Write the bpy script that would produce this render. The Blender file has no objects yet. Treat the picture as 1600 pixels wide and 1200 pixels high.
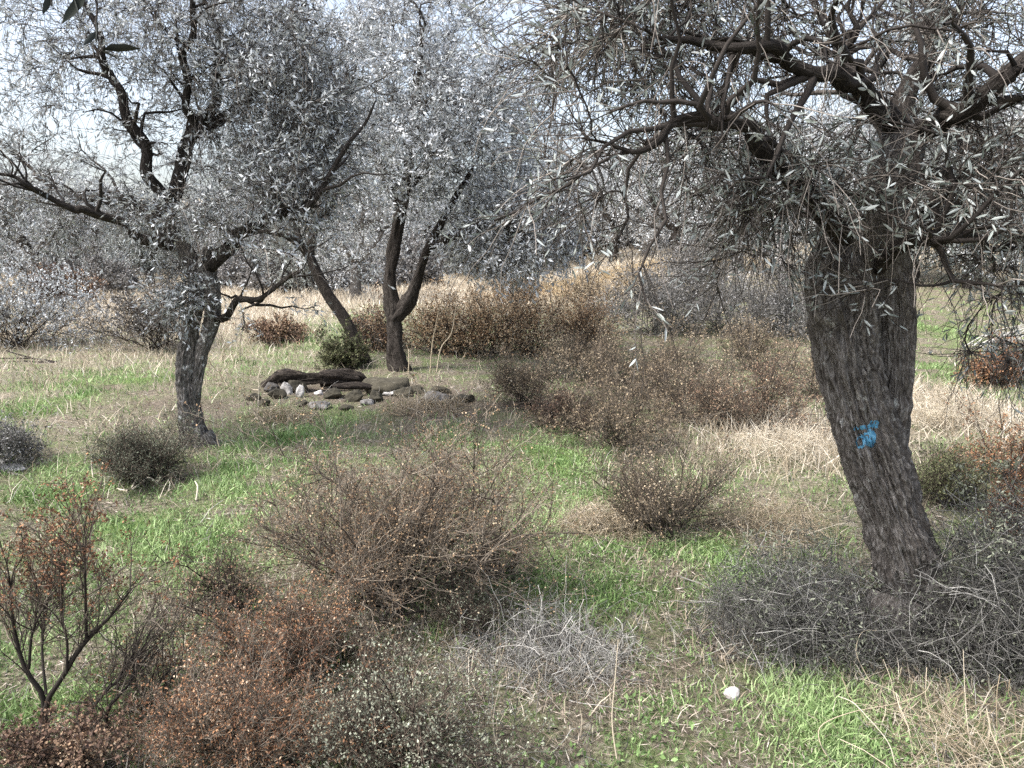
import bpy, math
import numpy as np
from mathutils import Vector

# ------------------------------------------------------------------ camera, sky, sun, exposure
SC = bpy.context.scene
COL = SC.collection
R = math.radians
CAM_H, PITCH, FPX = 2.2, R(10.4), 1200.0
cam_d = bpy.data.cameras.new('camera')
cam_d.sensor_width = 36.0
cam_d.lens = 27.0
cam_d.clip_start = 0.05
cam_d.clip_end = 3000.0
cam = bpy.data.objects.new('camera', cam_d)
cam.location = (0, 0, CAM_H)
cam.rotation_euler = (R(90) - PITCH, 0, 0)
COL.objects.link(cam)
SC.camera = cam

SUN_EL, SUN_AZ = R(56), R(-116)          # azimuth from +Y (away from camera), negative = left
w = bpy.data.worlds.new('World')
SC.world = w
w.use_nodes = True
nt = w.node_tree
nt.nodes.clear()
sky = nt.nodes.new('ShaderNodeTexSky')
sky.sky_type = 'NISHITA'
sky.sun_disc = False
sky.sun_elevation = SUN_EL
sky.sun_rotation = SUN_AZ
sky.altitude = 100
sky.air_density = 1.0
sky.dust_density = 4.0
sky.ozone_density = 1.5
bg = nt.nodes.new('ShaderNodeBackground')
bg.inputs['Strength'].default_value = 0.088
out = nt.nodes.new('ShaderNodeOutputWorld')
hs = nt.nodes.new('ShaderNodeHueSaturation')      # thin overcast: the blue is washed out
hs.inputs['Saturation'].default_value = 0.62
nt.links.new(sky.outputs[0], hs.inputs['Color'])
nt.links.new(hs.outputs[0], bg.inputs[0])
nt.links.new(bg.outputs[0], out.inputs[0])

sd = bpy.data.lights.new('sun', 'SUN')
sd.energy = 1.35
sd.angle = R(16)
sd.color = (1.0, 0.98, 0.95)
sun = bpy.data.objects.new('sun', sd)
dirv = Vector((math.sin(SUN_AZ) * math.cos(SUN_EL), math.cos(SUN_AZ) * math.cos(SUN_EL), math.sin(SUN_EL)))
sun.rotation_euler = dirv.to_track_quat('Z', 'Y').to_euler()
COL.objects.link(sun)
SC.view_settings.view_transform = 'Standard'
SC.view_settings.look = 'None'
SC.view_settings.exposure = 2.1
SC.view_settings.gamma = 1.0
SC.render.engine = 'CYCLES'
SC.cycles.max_bounces = 4
SC.cycles.diffuse_bounces = 2
SC.cycles.glossy_bounces = 2
SC.cycles.transmission_bounces = 3
SC.cycles.use_denoising = False

# ------------------------------------------------------------------ maths helpers
rng = np.random.default_rng(7)


def nrm(v):
    return v / np.maximum(np.linalg.norm(v, axis=-1, keepdims=True), 1e-9)


def rdir(n, zb=0.0):
    v = rng.normal(size=(n, 3))
    v = nrm(v)
    v[:, 2] += zb
    return nrm(v)


def _h(i, j, k):
    n = (i * 374761393 + j * 668265263 + k * 2147483647 * 3 + 1013) & 0xFFFFFFFF
    n = ((n ^ (n >> 13)) * 1274126177) & 0xFFFFFFFF
    n = ((n ^ (n >> 16)) * 2246822519) & 0xFFFFFFFF
    return ((n ^ (n >> 15)) & 0xFFFFFF) / float(0xFFFFFF)


def noise3(x, y, z):
    x, y, z = np.broadcast_arrays(np.asarray(x, float), np.asarray(y, float), np.asarray(z, float))
    i, j, k = np.floor(x).astype(np.int64), np.floor(y).astype(np.int64), np.floor(z).astype(np.int64)
    fx, fy, fz = x - i, y - j, z - k
    fx, fy, fz = [f * f * (3 - 2 * f) for f in (fx, fy, fz)]
    r = 0
    for a in (0, 1):
        for b in (0, 1):
            for c in (0, 1):
                wgt = (fx if a else 1 - fx) * (fy if b else 1 - fy) * (fz if c else 1 - fz)
                r = r + wgt * _h(i + a, j + b, k + c)
    return r * 2 - 1


def sstep(a, b, x):
    t = np.clip((np.asarray(x, float) - a) / (b - a), 0, 1)
    return t * t * (3 - 2 * t)


def H(x, y):
    x = np.asarray(x, float)
    y = np.asarray(y, float)
    near = sstep(1.0, 3.0, np.hypot(x, y))
    h = near * (0.07 * noise3(x * .45, y * .45, 0.3) + 0.04 * noise3(x * 1.3, y * 1.3, 5.3) + 0.018 * noise3(x * 4, y * 4, 9.1))
    h = h + sstep(13, 30, y) * sstep(0, 8, x) * 1.25
    h = h + sstep(34, 120, y) * (4.0 + 11 * sstep(-12, 30, x)) + sstep(40, 160, np.abs(x)) * 6 * sstep(10, 60, y)
    h = h + sstep(110, 600, y) * 22
    return h


FWD = np.array([0, math.cos(PITCH), -math.sin(PITCH)])
UPV = np.array([0, math.sin(PITCH), math.cos(PITCH)])


def ray(px, py):
    return FWD * FPX + np.array([1.0, 0, 0]) * (px - 800) + UPV * (600 - py)


def U(px, py, Y):
    r = ray(px, py)
    return np.array([0, 0, CAM_H]) + r * (Y / r[1])


def G(px, py):
    """ground point that the photo shows at (px, py)"""
    r = ray(px, py)
    r = r / r[1]
    Y = np.arange(2.0, 62.0, .02)
    P = np.array([0, 0, CAM_H])[None] + r[None] * Y[:, None]
    hit = P[:, 2] <= H(P[:, 0], P[:, 1])
    i = int(np.argmax(hit)) if hit.any() else len(Y) - 1
    p = P[i].copy()
    p[2] = float(H(p[0], p[1]))
    return p


def catmull(pts, n):
    pts = np.asarray(pts, float)
    k = len(pts)
    ext = np.vstack([2 * pts[0] - pts[1], pts, 2 * pts[-1] - pts[-2]])
    t = np.linspace(0, k - 1 - 1e-6, n)
    i = t.astype(int)
    f = (t - i)[:, None]
    p0, p1, p2, p3 = ext[i], ext[i + 1], ext[i + 2], ext[i + 3]
    return 0.5 * (2 * p1 + (p2 - p0) * f + (2 * p0 - 5 * p1 + 4 * p2 - p3) * f ** 2 + (3 * p1 - p0 - 3 * p2 + p3) * f ** 3)


# ------------------------------------------------------------------ mesh building
class Geo:
    def __init__(s):
        s.v, s.f, s.t, s.b, s.n = [], [], [], [], 0

    def add(s, v, f, tint=0.5, buv=None):
        v = np.asarray(v, float).reshape(-1, 3)
        s.v.append(v)
        s.f.append(np.asarray(f, np.int64) + s.n)
        s.t.append(np.broadcast_to(np.asarray(tint, float), (len(v),)))
        s.b.append(v if buv is None else buv)
        s.n += len(v)
        return s

    def mesh(s, name, mat, origin=None, smooth=False):
        v = np.vstack(s.v)
        if origin is not None:
            v = v - np.asarray(origin)[None, :]
        loops = np.concatenate([f.ravel() for f in s.f]).astype(np.int32)
        tot = np.concatenate([np.full(len(f), f.shape[1]) for f in s.f]).astype(np.int32)
        start = np.concatenate([[0], np.cumsum(tot)[:-1]]).astype(np.int32)
        m = bpy.data.meshes.new(name)
        m.vertices.add(len(v))
        m.vertices.foreach_set('co', v.astype(np.float32).ravel())
        m.loops.add(len(loops))
        m.loops.foreach_set('vertex_index', loops)
        m.polygons.add(len(tot))
        m.polygons.foreach_set('loop_start', start)
        m.polygons.foreach_set('loop_total', tot)
        if smooth:
            m.polygons.foreach_set('use_smooth', np.ones(len(tot), bool))
        a = m.attributes.new('tint', 'FLOAT', 'POINT')
        a.data.foreach_set('value', np.concatenate(s.t).astype(np.float32))
        if smooth:
            a = m.attributes.new('bark', 'FLOAT_VECTOR', 'POINT')
            a.data.foreach_set('vector', np.vstack(s.b).astype(np.float32).ravel())
        m.update(calc_edges=True)
        m.materials.append(mat)
        return m


def tubes(g, P, Ra, sides=3, tint=0.5):
    """P (N,M,3) polylines, Ra (N,M) radii"""
    N, M, _ = P.shape
    if N == 0:
        return g
    T = nrm(np.gradient(P, axis=1))
    mt = nrm(P[:, -1] - P[:, 0])
    ref = np.where(np.abs(mt[:, 2:3]) < 0.9, np.array([[0, 0, 1.0]]), np.array([[1.0, 0, 0]]))
    u0 = nrm(np.cross(mt, ref))[:, None, :]
    v = nrm(np.cross(T, np.broadcast_to(u0, T.shape)))
    u = np.cross(v, T)
    a = np.arange(sides) * 2 * math.pi / sides
    ring = u[:, :, None, :] * np.cos(a)[None, None, :, None] + v[:, :, None, :] * np.sin(a)[None, None, :, None]
    V = P[:, :, None, :] + ring * Ra[:, :, None, None]
    idx = np.arange(N * M * sides).reshape(N, M, sides)
    A = idx[:, :-1, :]
    B = idx[:, 1:, :]
    F = np.stack([A, np.roll(A, -1, 2), np.roll(B, -1, 2), B], -1).reshape(-1, 4)
    tt = np.broadcast_to(np.asarray(tint, float).reshape(-1, 1, 1), (N, M, sides)).ravel() if np.ndim(tint) else tint
    g.add(V.reshape(-1, 3), F, tt)
    return g


def thick(g, pts, rad, sides=48, rows=120, flute=0.08, ridge=0.05, seed=0.0, lump=0.06, squash=None, kf=3.0, close=True, knots=0):
    """one gnarled woody tube: fluted, lumpy, ridged bark as real relief"""
    P = catmull(pts, rows)
    rr = np.interp(np.linspace(0, 1, rows), np.linspace(0, 1, len(rad)), rad)
    T = nrm(np.gradient(P, axis=0))
    s = np.concatenate([[0], np.cumsum(np.linalg.norm(np.diff(P, axis=0), axis=1))])
    u = np.zeros_like(P)
    u[0] = nrm(np.cross(T[0], [0, 1, 0.01])[None])[0]
    for i in range(1, rows):
        q = u[i - 1] - T[i] * np.dot(u[i - 1], T[i])
        u[i] = q / np.linalg.norm(q)
    v = np.cross(T, u)
    th = np.arange(sides) * 2 * math.pi / sides
    S = s[:, None]
    TH = th[None, :] + 0.12 * S
    c, sn = np.cos(TH), np.sin(TH)
    r = rr[:, None] * (1 + flute * np.sin(kf * TH + 2 * noise3(S * .8 + seed, 0.0 * TH, 3.1)) +
                       lump * noise3(c * 1.1 + seed, sn * 1.1, S * 2.2) + lump * .7 * noise3(c * 2.2 + seed, sn * 2.2, S * 5))
    R0 = max(float(np.mean(rr)), 0.01)
    rk = np.random.default_rng(int(abs(seed) * 100) + 5)
    for _ in range(knots):
        tk, s0, ak = rk.uniform(0, 6.283), rk.uniform(.1, .95) * s[-1], rk.uniform(-.16, .22)
        dth = (th[None, :] - tk + math.pi) % (2 * math.pi) - math.pi
        q = np.sqrt((dth / .38) ** 2 + ((S - s0) / (R0 * .42)) ** 2)
        r = r * (1 + ak * (np.exp(-q ** 2) - .5 * np.exp(-(q / .4) ** 2)))
    kk = R0 / 0.018
    rd = noise3(c * kk * .8 + seed + 3, sn * kk * .8, S * 5.5)
    rd = 1 - np.minimum(np.abs(rd) * 4.2, 1.9)
    rd2 = 1 - 3 * np.abs(noise3(c * kk * 1.7 + seed + 9, sn * kk * 1.7, S * 11))
    r = r + ridge * np.minimum(rr[:, None], R0) * (0.65 * rd + 0.35 * rd2)
    if close:
        e = np.ones(rows)
        e[-3:] = (0.85, 0.55, 0.03)
        r = r * e[:, None]
    sq = 1.0 if squash is None else squash
    V = P[:, None, :] + (u[:, None, :] * np.cos(th)[None, :, None] + v[:, None, :] * np.sin(th)[None, :, None] * sq) * r[..., None]
    idx = np.arange(rows * sides).reshape(rows, sides)
    A, B = idx[:-1], idx[1:]
    F = np.stack([A, np.roll(A, -1, 1), np.roll(B, -1, 1), B], -1).reshape(-1, 4)
    buv = np.stack([np.broadcast_to(np.cos(th)[None] * R0, r.shape), np.broadcast_to(np.sin(th)[None] * R0, r.shape), np.broadcast_to(S, r.shape)], -1)
    buv = buv + np.array([seed, seed * .7, 0])
    g.add(V.reshape(-1, 3), F, 0.5, buv.reshape(-1, 3))
    return P, rr


def leaves(g, pos, d, L, W, tint, up=0.6, lance=False, curl=0.12):
    n = len(pos)
    if n == 0:
        return g
    r_ = rng.normal(size=(n, 3))
    r_[:, 2] += up
    s = nrm(np.cross(d, r_))
    nn = np.cross(s, d)
    L = np.broadcast_to(np.asarray(L, float), (n,))[:, None]
    W = np.broadcast_to(np.asarray(W, float), (n,))[:, None]
    bend = nn * L * (rng.normal(size=(n, 1)) * curl)
    tint = np.broadcast_to(np.asarray(tint, float), (n,))
    if lance:
        f = nn * W * 0.16
        V = np.stack([pos, pos + d * L * .3 + s * W * .5 + f + bend * .3, pos + d * L * .68 + s * W * .42 + f + bend * .7,
                      pos + d * L + bend * 1.2, pos + d * L * .68 - s * W * .42 + f + bend * .7, pos + d * L * .3 - s * W * .5 + f + bend * .3], 1)
        b = (np.arange(n) * 6)[:, None]
        F = np.concatenate([b + np.array([[0, 1, 2, 3]]), b + np.array([[0, 3, 4, 5]])])
        g.add(V.reshape(-1, 3), F, np.repeat(tint, 6))
    else:
        V = np.stack([pos, pos + d * L * .45 + s * W * .5 + bend * .4, pos + d * L + bend, pos + d * L * .45 - s * W * .5 + bend * .4], 1)
        F = (np.arange(n) * 4)[:, None] + np.array([[0, 1, 2, 3]])
        g.add(V.reshape(-1, 3), F, np.repeat(tint, 4))
    return g


def curves(start, d, L, n=5, wander=0.25, droop=0.0):
    """N wandering polylines of n points"""
    N = len(start)
    L = np.broadcast_to(np.asarray(L, float), (N,))
    P = np.zeros((N, n, 3))
    P[:, 0] = start
    dd = d.copy()
    for i in range(1, n):
        dd = nrm(dd + rng.normal(size=(N, 3)) * wander + np.array([0, 0, -droop])[None])
        P[:, i] = P[:, i - 1] + dd * (L / (n - 1))[:, None]
    return P


def spawn(P, k, t0, t1, ang=0.7, up=0.2):
    """k children per polyline: start points, directions"""
    N, M, _ = P.shape
    par = np.repeat(np.arange(N), k)
    t = rng.uniform(t0, t1, N * k) * (M - 1)
    i = np.minimum(t.astype(int), M - 2)
    f = (t - i)[:, None]
    s = P[par, i] * (1 - f) + P[par, i + 1] * f
    tg = nrm(P[par, i + 1] - P[par, i])
    d = tg + rng.normal(size=(N * k, 3)) * ang
    d[:, 2] += up
    return s, nrm(d), par, t / (M - 1)


# ------------------------------------------------------------------ materials
MATS = {}


def mat_ramp(name, stops, rough=0.7, translucent=0.0, back=None, noise=0.0, scale=20.0, spec=0.3):
    """colour picked by the 'tint' attribute; optional paler leaf underside"""
    m = bpy.data.materials.new(name)
    m.use_nodes = True
    t = m.node_tree
    t.nodes.clear()
    o = t.nodes.new('ShaderNodeOutputMaterial')
    b = t.nodes.new('ShaderNodeBsdfPrincipled')
    b.inputs['Roughness'].default_value = rough
    b.inputs['Specular IOR Level'].default_value = spec
    at = t.nodes.new('ShaderNodeAttribute')
    at.attribute_name = 'tint'
    fac = at.outputs['Fac']
    if noise:
        nz = t.nodes.new('ShaderNodeTexNoise')
        nz.inputs['Scale'].default_value = scale
        nz.inputs['Detail'].default_value = 4
        tc = t.nodes.new('ShaderNodeTexCoord')
        t.links.new(tc.outputs['Object'], nz.inputs['Vector'])
        ma = t.nodes.new('ShaderNodeMath')
        ma.operation = 'MULTIPLY_ADD'
        ma.inputs[1].default_value = noise
        t.links.new(nz.outputs['Fac'], ma.inputs[0])
        mb = t.nodes.new('ShaderNodeMath')
        mb.operation = 'SUBTRACT'
        mb.inputs[1].default_value = noise * .5
        t.links.new(at.outputs['Fac'], mb.inputs[0])
        t.links.new(mb.outputs[0], ma.inputs[2])
        fac = ma.outputs[0]
    cr = t.nodes.new('ShaderNodeValToRGB')
    el = cr.color_ramp.elements
    while len(el) < len(stops):
        el.new(0.5)
    for e, (p, c) in zip(el, stops):
        e.position = p
        e.color = (*c, 1)
    t.links.new(fac, cr.inputs[0])
    colr = cr.outputs[0]
    if back is not None:
        gm = t.nodes.new('ShaderNodeNewGeometry')
        mx = t.nodes.new('ShaderNodeMix')
        mx.data_type = 'RGBA'
        mx.inputs['B'].default_value = (*back, 1)
        t.links.new(gm.outputs['Backfacing'], mx.inputs['Factor'])
        t.links.new(colr, mx.inputs['A'])
        colr = mx.outputs['Result']
    t.links.new(colr, b.inputs['Base Color'])
    sh = b.outputs[0]
    if translucent:
        tr = t.nodes.new('ShaderNodeBsdfTranslucent')
        t.links.new(colr, tr.inputs[0])
        ms = t.nodes.new('ShaderNodeMixShader')
        ms.inputs[0].default_value = translucent
        t.links.new(sh, ms.inputs[1])
        t.links.new(tr.outputs[0], ms.inputs[2])
        sh = ms.outputs[0]
    t.links.new(sh, o.inputs[0])
    MATS[name] = m
    return m


def mat_bark(name, dark, mid, pale, lichen=(0.5, 0.5, 0.47), lich=0.6, ks=1.0):
    m = bpy.data.materials.new(name)
    m.use_nodes = True
    t = m.node_tree
    b = t.nodes['Principled BSDF']
    b.inputs['Roughness'].default_value = 0.9
    b.inputs['Specular IOR Level'].default_value = 0.15
    at = t.nodes.new('ShaderNodeAttribute')
    at.attribute_name = 'bark'
    mp = t.nodes.new('ShaderNodeMapping')
    mp.inputs['Scale'].default_value = (80 * ks, 80 * ks, 15 * ks)
    t.links.new(at.outputs['Vector'], mp.inputs['Vector'])
    n1 = t.nodes.new('ShaderNodeTexNoise')
    n1.inputs['Scale'].default_value = 1.0
    n1.inputs['Detail'].default_value = 6
    n1.inputs['Roughness'].default_value = 0.7
    n1.inputs['Distortion'].default_value = 1.3
    t.links.new(mp.outputs[0], n1.inputs['Vector'])
    cr = t.nodes.new('ShaderNodeValToRGB')
    e = cr.color_ramp.elements
    e.new(0.5)
    for q, (p, c) in zip(e, ((0.32, dark), (0.5, mid), (0.66, pale))):
        q.position = p
        q.color = (*c, 1)
    t.links.new(n1.outputs['Fac'], cr.inputs[0])
    n2 = t.nodes.new('ShaderNodeTexNoise')
    n2.inputs['Scale'].default_value = 9
    n2.inputs['Detail'].default_value = 5
    n2.inputs['Roughness'].default_value = 0.7
    t.links.new(at.outputs['Vector'], n2.inputs['Vector'])
    c2 = t.nodes.new('ShaderNodeValToRGB')
    c2.color_ramp.elements[0].position = lich
    c2.color_ramp.elements[1].position = lich + .08
    t.links.new(n2.outputs['Fac'], c2.inputs[0])
    mx = t.nodes.new('ShaderNodeMix')
    mx.data_type = 'RGBA'
    mx.inputs['B'].default_value = (*lichen, 1)
    t.links.new(c2.outputs[0], mx.inputs['Factor'])
    t.links.new(cr.outputs[0], mx.inputs['A'])
    t.links.new(mx.outputs['Result'], b.inputs['Base Color'])
    bp = t.nodes.new('ShaderNodeBump')
    bp.inputs['Strength'].default_value = 0.8
    bp.inputs['Distance'].default_value = 0.02
    t.links.new(n1.outputs['Fac'], bp.inputs['Height'])
    t.links.new(bp.outputs[0], b.inputs['Normal'])
    MATS[name] = m
    return m


BARK_NEAR = mat_bark('olive_bark', (0.03, 0.025, 0.022), (0.135, 0.12, 0.108), (0.33, 0.31, 0.29), lich=0.62)
BARK_PALE = mat_bark('lichen_bark', (0.025, 0.02, 0.017), (0.11, 0.098, 0.088), (0.36, 0.34, 0.32), lichen=(0.58, 0.58, 0.56), lich=0.6)
BARK_DARK = mat_bark('dark_bark', (0.012, 0.010, 0.008), (0.034, 0.028, 0.024), (0.10, 0.088, 0.077), lich=0.72)
BARK_BLEACH = mat_bark('bleached_bark', (0.2, 0.18, 0.16), (0.42, 0.39, 0.37), (0.62, 0.6, 0.58), lich=0.6)
TWIG_OLIVE = mat_ramp('olive_twig', [(0, (0.014, 0.011, 0.009)), (0.5, (0.055, 0.045, 0.038)), (1, (0.34, 0.30, 0.26))], rough=0.85)
LEAF_OLIVE = mat_ramp('olive_leaf', [(0, (0.05, 0.06, 0.05)), (0.45, (0.13, 0.15, 0.125)), (0.75, (0.30, 0.33, 0.30)), (1, (0.48, 0.50, 0.48))], rough=0.55, translucent=0.12, back=(0.42, 0.45, 0.43), spec=0.5)
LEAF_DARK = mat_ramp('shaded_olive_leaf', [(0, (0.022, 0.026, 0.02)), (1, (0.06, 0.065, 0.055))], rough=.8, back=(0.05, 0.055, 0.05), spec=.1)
LEAF_SILVER = mat_ramp('silver_olive_leaf', [(0, (0.12, 0.13, 0.125)), (0.4, (0.30, 0.32, 0.31)), (0.75, (0.50, 0.52, 0.53)), (1, (0.72, 0.73, 0.75))], rough=0.5, translucent=0.12, back=(0.66, 0.68, 0.69), spec=0.5)
TWIG_DARK = mat_ramp('shrub_twig', [(0, (0.010, 0.008, 0.006)), (0.5, (0.038, 0.028, 0.022)), (1, (0.22, 0.17, 0.13))], rough=0.85)
TWIG_GREY = mat_ramp('dead_grey_twig', [(0, (0.018, 0.016, 0.014)), (0.5, (0.11, 0.105, 0.095)), (1, (0.52, 0.50, 0.46))], rough=0.85)
TWIG_STRAW = mat_ramp('straw_twig', [(0, (0.14, 0.10, 0.06)), (0.5, (0.38, 0.31, 0.21)), (1, (0.68, 0.61, 0.49))], rough=0.8)
TWIG_BROWN = mat_ramp('brown_shrub_twig', [(0, (0.012, 0.010, 0.008)), (0.5, (0.072, 0.057, 0.044)), (1, (0.36, 0.30, 0.23))], rough=0.85)
HEAD_ORANGE = mat_ramp('orange_tan_head', [(0, (0.06, 0.036, 0.022)), (0.45, (0.23, 0.14, 0.08)), (0.75, (0.45, 0.31, 0.18)), (1, (0.68, 0.56, 0.40))], rough=0.8, translucent=0.1)
HEAD_RUST = mat_ramp('russet_head', [(0, (0.06, 0.03, 0.02)), (0.45, (0.20, 0.095, 0.052)), (0.75, (0.43, 0.23, 0.115)), (1, (0.66, 0.52, 0.38))], rough=0.8, translucent=0.1)
HEAD_TAN = mat_ramp('tan_head', [(0, (0.07, 0.052, 0.036)), (0.45, (0.27, 0.205, 0.135)), (0.75, (0.47, 0.375, 0.25)), (1, (0.68, 0.58, 0.43))], rough=0.8, translucent=0.1)
HEAD_BROWN = mat_ramp('brown_head', [(0, (0.05, 0.032, 0.026)), (0.4, (0.17, 0.105, 0.075)), (0.7, (0.36, 0.24, 0.15)), (1, (0.62, 0.51, 0.37))], rough=0.8, translucent=0.1)
LEAF_SAGE = mat_ramp('sage_leaf', [(0, (0.05, 0.055, 0.035)), (0.5, (0.17, 0.185, 0.13)), (1, (0.42, 0.43, 0.33))], rough=0.7, translucent=0.1)
LEAF_GREY = mat_ramp('grey_leaf', [(0, (0.06, 0.055, 0.05)), (0.5, (0.21, 0.20, 0.19)), (1, (0.5, 0.49, 0.48))], rough=0.8)
LEAF_FAR = mat_ramp('far_scrub_leaf', [(0, (0.09, 0.09, 0.085)), (0.5, (0.23, 0.225, 0.22)), (1, (0.42, 0.41, 0.40))], rough=.9)
LEAF_GREEN = mat_ramp('dark_green_leaf', [(0, (0.03, 0.035, 0.015)), (0.5, (0.10, 0.11, 0.05)), (1, (0.28, 0.28, 0.14))], rough=0.7, translucent=0.1)
LEAF_YELLOW = mat_ramp('yellow_leaf', [(0, (0.35, 0.26, 0.08)), (1, (0.8, 0.66, 0.28))], rough=0.6, translucent=0.2)
GRASS_GREEN = mat_ramp('green_grass_blade', [(0, (0.075, 0.12, 0.04)), (0.5, (0.20, 0.31, 0.11)), (1, (0.44, 0.55, 0.27))], rough=0.55, translucent=0.25)
GRASS_GOLD = mat_ramp('golden_grass_blade', [(0, (0.22, 0.15, 0.08)), (0.5, (0.50, 0.38, 0.22)), (1, (0.74, 0.62, 0.42))], rough=0.75, translucent=0.2)
GRASS_DRY = mat_ramp('dry_grass_blade', [(0, (0.17, 0.13, 0.09)), (0.5, (0.44, 0.37, 0.27)), (1, (0.74, 0.68, 0.58))], rough=0.75, translucent=0.2)
LITTER = mat_ramp('litter_bit', [(0, (0.06, 0.045, 0.035)), (0.5, (0.24, 0.19, 0.15)), (1, (0.6, 0.54, 0.46))], rough=0.85)
STONE = mat_ramp('field_stone', [(0, (0.03, 0.027, 0.024)), (0.5, (0.15, 0.14, 0.13)), (1, (0.58, 0.56, 0.54))], rough=0.9, noise=1.2, scale=14)
STONE_WHITE = mat_ramp('white_stone', [(0, (0.45, 0.40, 0.38)), (1, (0.85, 0.82, 0.80))], rough=0.8, noise=0.5, scale=25)
MOSSY = mat_ramp('mossy_stone', [(0, (0.02, 0.018, 0.013)), (0.5, (0.075, 0.066, 0.047)), (1, (0.26, 0.24, 0.19))], rough=0.95, noise=1.0, scale=11)
CHAR = mat_bark('charred_wood', (0.008, 0.007, 0.006), (0.025, 0.02, 0.017), (0.09, 0.075, 0.06), lich=0.72)


# ------------------------------------------------------------------ object helpers
def link(name, mesh, parent=None, loc=(0, 0, 0)):
    o = bpy.data.objects.new(name, mesh)
    o.location = loc
    if parent is not None:
        o.parent = parent
    COL.objects.link(o)
    return o


def tag(o, label=None, cat=None, group=None, kind=None):
    if label:
        o['label'] = label
    if cat:
        o['category'] = cat
    if group:
        o['group'] = group
    if kind:
        o['kind'] = kind
    return o


def thing(name, label, cat, loc, group=None, rz=0.0):
    o = bpy.data.objects.new(name, None)
    o.empty_display_size = 0.2
    o.location = tuple(float(q) for q in loc)
    o.rotation_euler = (0, 0, rz)
    COL.objects.link(o)
    return tag(o, label, cat, group)


def copy_thing(src, label, loc, rz=0.0, sc=(1, 1, 1)):
    r = src.copy()
    COL.objects.link(r)
    r.location = tuple(float(q) for q in loc)
    r.rotation_euler = (0, 0, rz)
    r.scale = sc
    r['label'] = label
    for ch in list(src.children):
        c = ch.copy()
        COL.objects.link(c)
        c.parent = r
    return r


# ------------------------------------------------------------------ ground
GREEN = [(400, 745, 90, 35), (440, 690, 80, 22), (110, 770, 150, 60), (60, 640, 50, 60), (250, 850, 140, 60), (870, 720, 90, 40),
         (930, 755, 80, 40), (1200, 742, 130, 38), (880, 880, 110, 60), (1060, 860, 130, 22), (980, 950, 120, 40), (1150, 1030, 60, 70),
         (1230, 1120, 150, 80), (990, 1140, 70, 60), (520, 650, 70, 20), (120, 1110, 80, 70), (50, 960, 90, 90), (530, 520, 80, 40),
         (1500, 590, 50, 30), (720, 690, 60, 20), (1480, 520, 60, 20), (850, 835, 60, 25), (1130, 920, 90, 40), (160, 600, 120, 30)]
SOIL = [(1090, 1065, 100, 45), (950, 1000, 120, 25), (290, 640, 90, 22), (220, 600, 80, 14), (650, 635, 160, 30), (500, 610, 130, 25), (1060, 1030, 60, 30), (1300, 960, 120, 60)]
DRY = [(180, 500, 130, 50), (420, 500, 160, 60), (980, 420, 130, 30), (1240, 690, 120, 45), (1500, 650, 120, 50), (60, 520, 120, 40)]


def blobs(lst):
    o = []
    for px, py, rx, ry in lst:
        c = G(px, py)
        a = G(px + rx, py)
        b0, b1 = G(px, py + ry), G(px, max(py - ry, 395))
        o.append((c[0], 0.5 * (b0[1] + b1[1]), abs(a[0] - c[0]), abs(b1[1] - b0[1]) * .5))
    return o


GREEN_B, SOIL_B, DRY_B = blobs(GREEN), blobs(SOIL), blobs(DRY)


def mask(lst, x, y):
    m = np.zeros(np.shape(x))
    wx = x + 0.25 * noise3(x * 1.6, y * 1.6, 2.2)
    wy = y + 0.25 * noise3(x * 1.6, y * 1.6, 7.7)
    for cx, cy, rx, ry in lst:
        q = ((wx - cx) / rx) ** 2 + ((wy - cy) / ry) ** 2
        m = np.maximum(m, np.exp(-q * 0.9))
    return m


def m_green(x, y):
    return np.clip((.88 * mask(GREEN_B, x, y) + .06 * sstep(22, 9, y)) * (0.66 + 0.75 * noise3(x * 2.6, y * 2.6, 1.0)), 0, 1)


def m_soil(x, y):
    return np.clip(mask(SOIL_B, x, y) * (0.85 + 0.4 * noise3(x * 2.1, y * 2.1, 4.0)), 0, 1)


def m_dry(x, y):
    return np.clip(mask(DRY_B, x, y) + sstep(20, 30, y) * 0.8, 0, 1)


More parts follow.
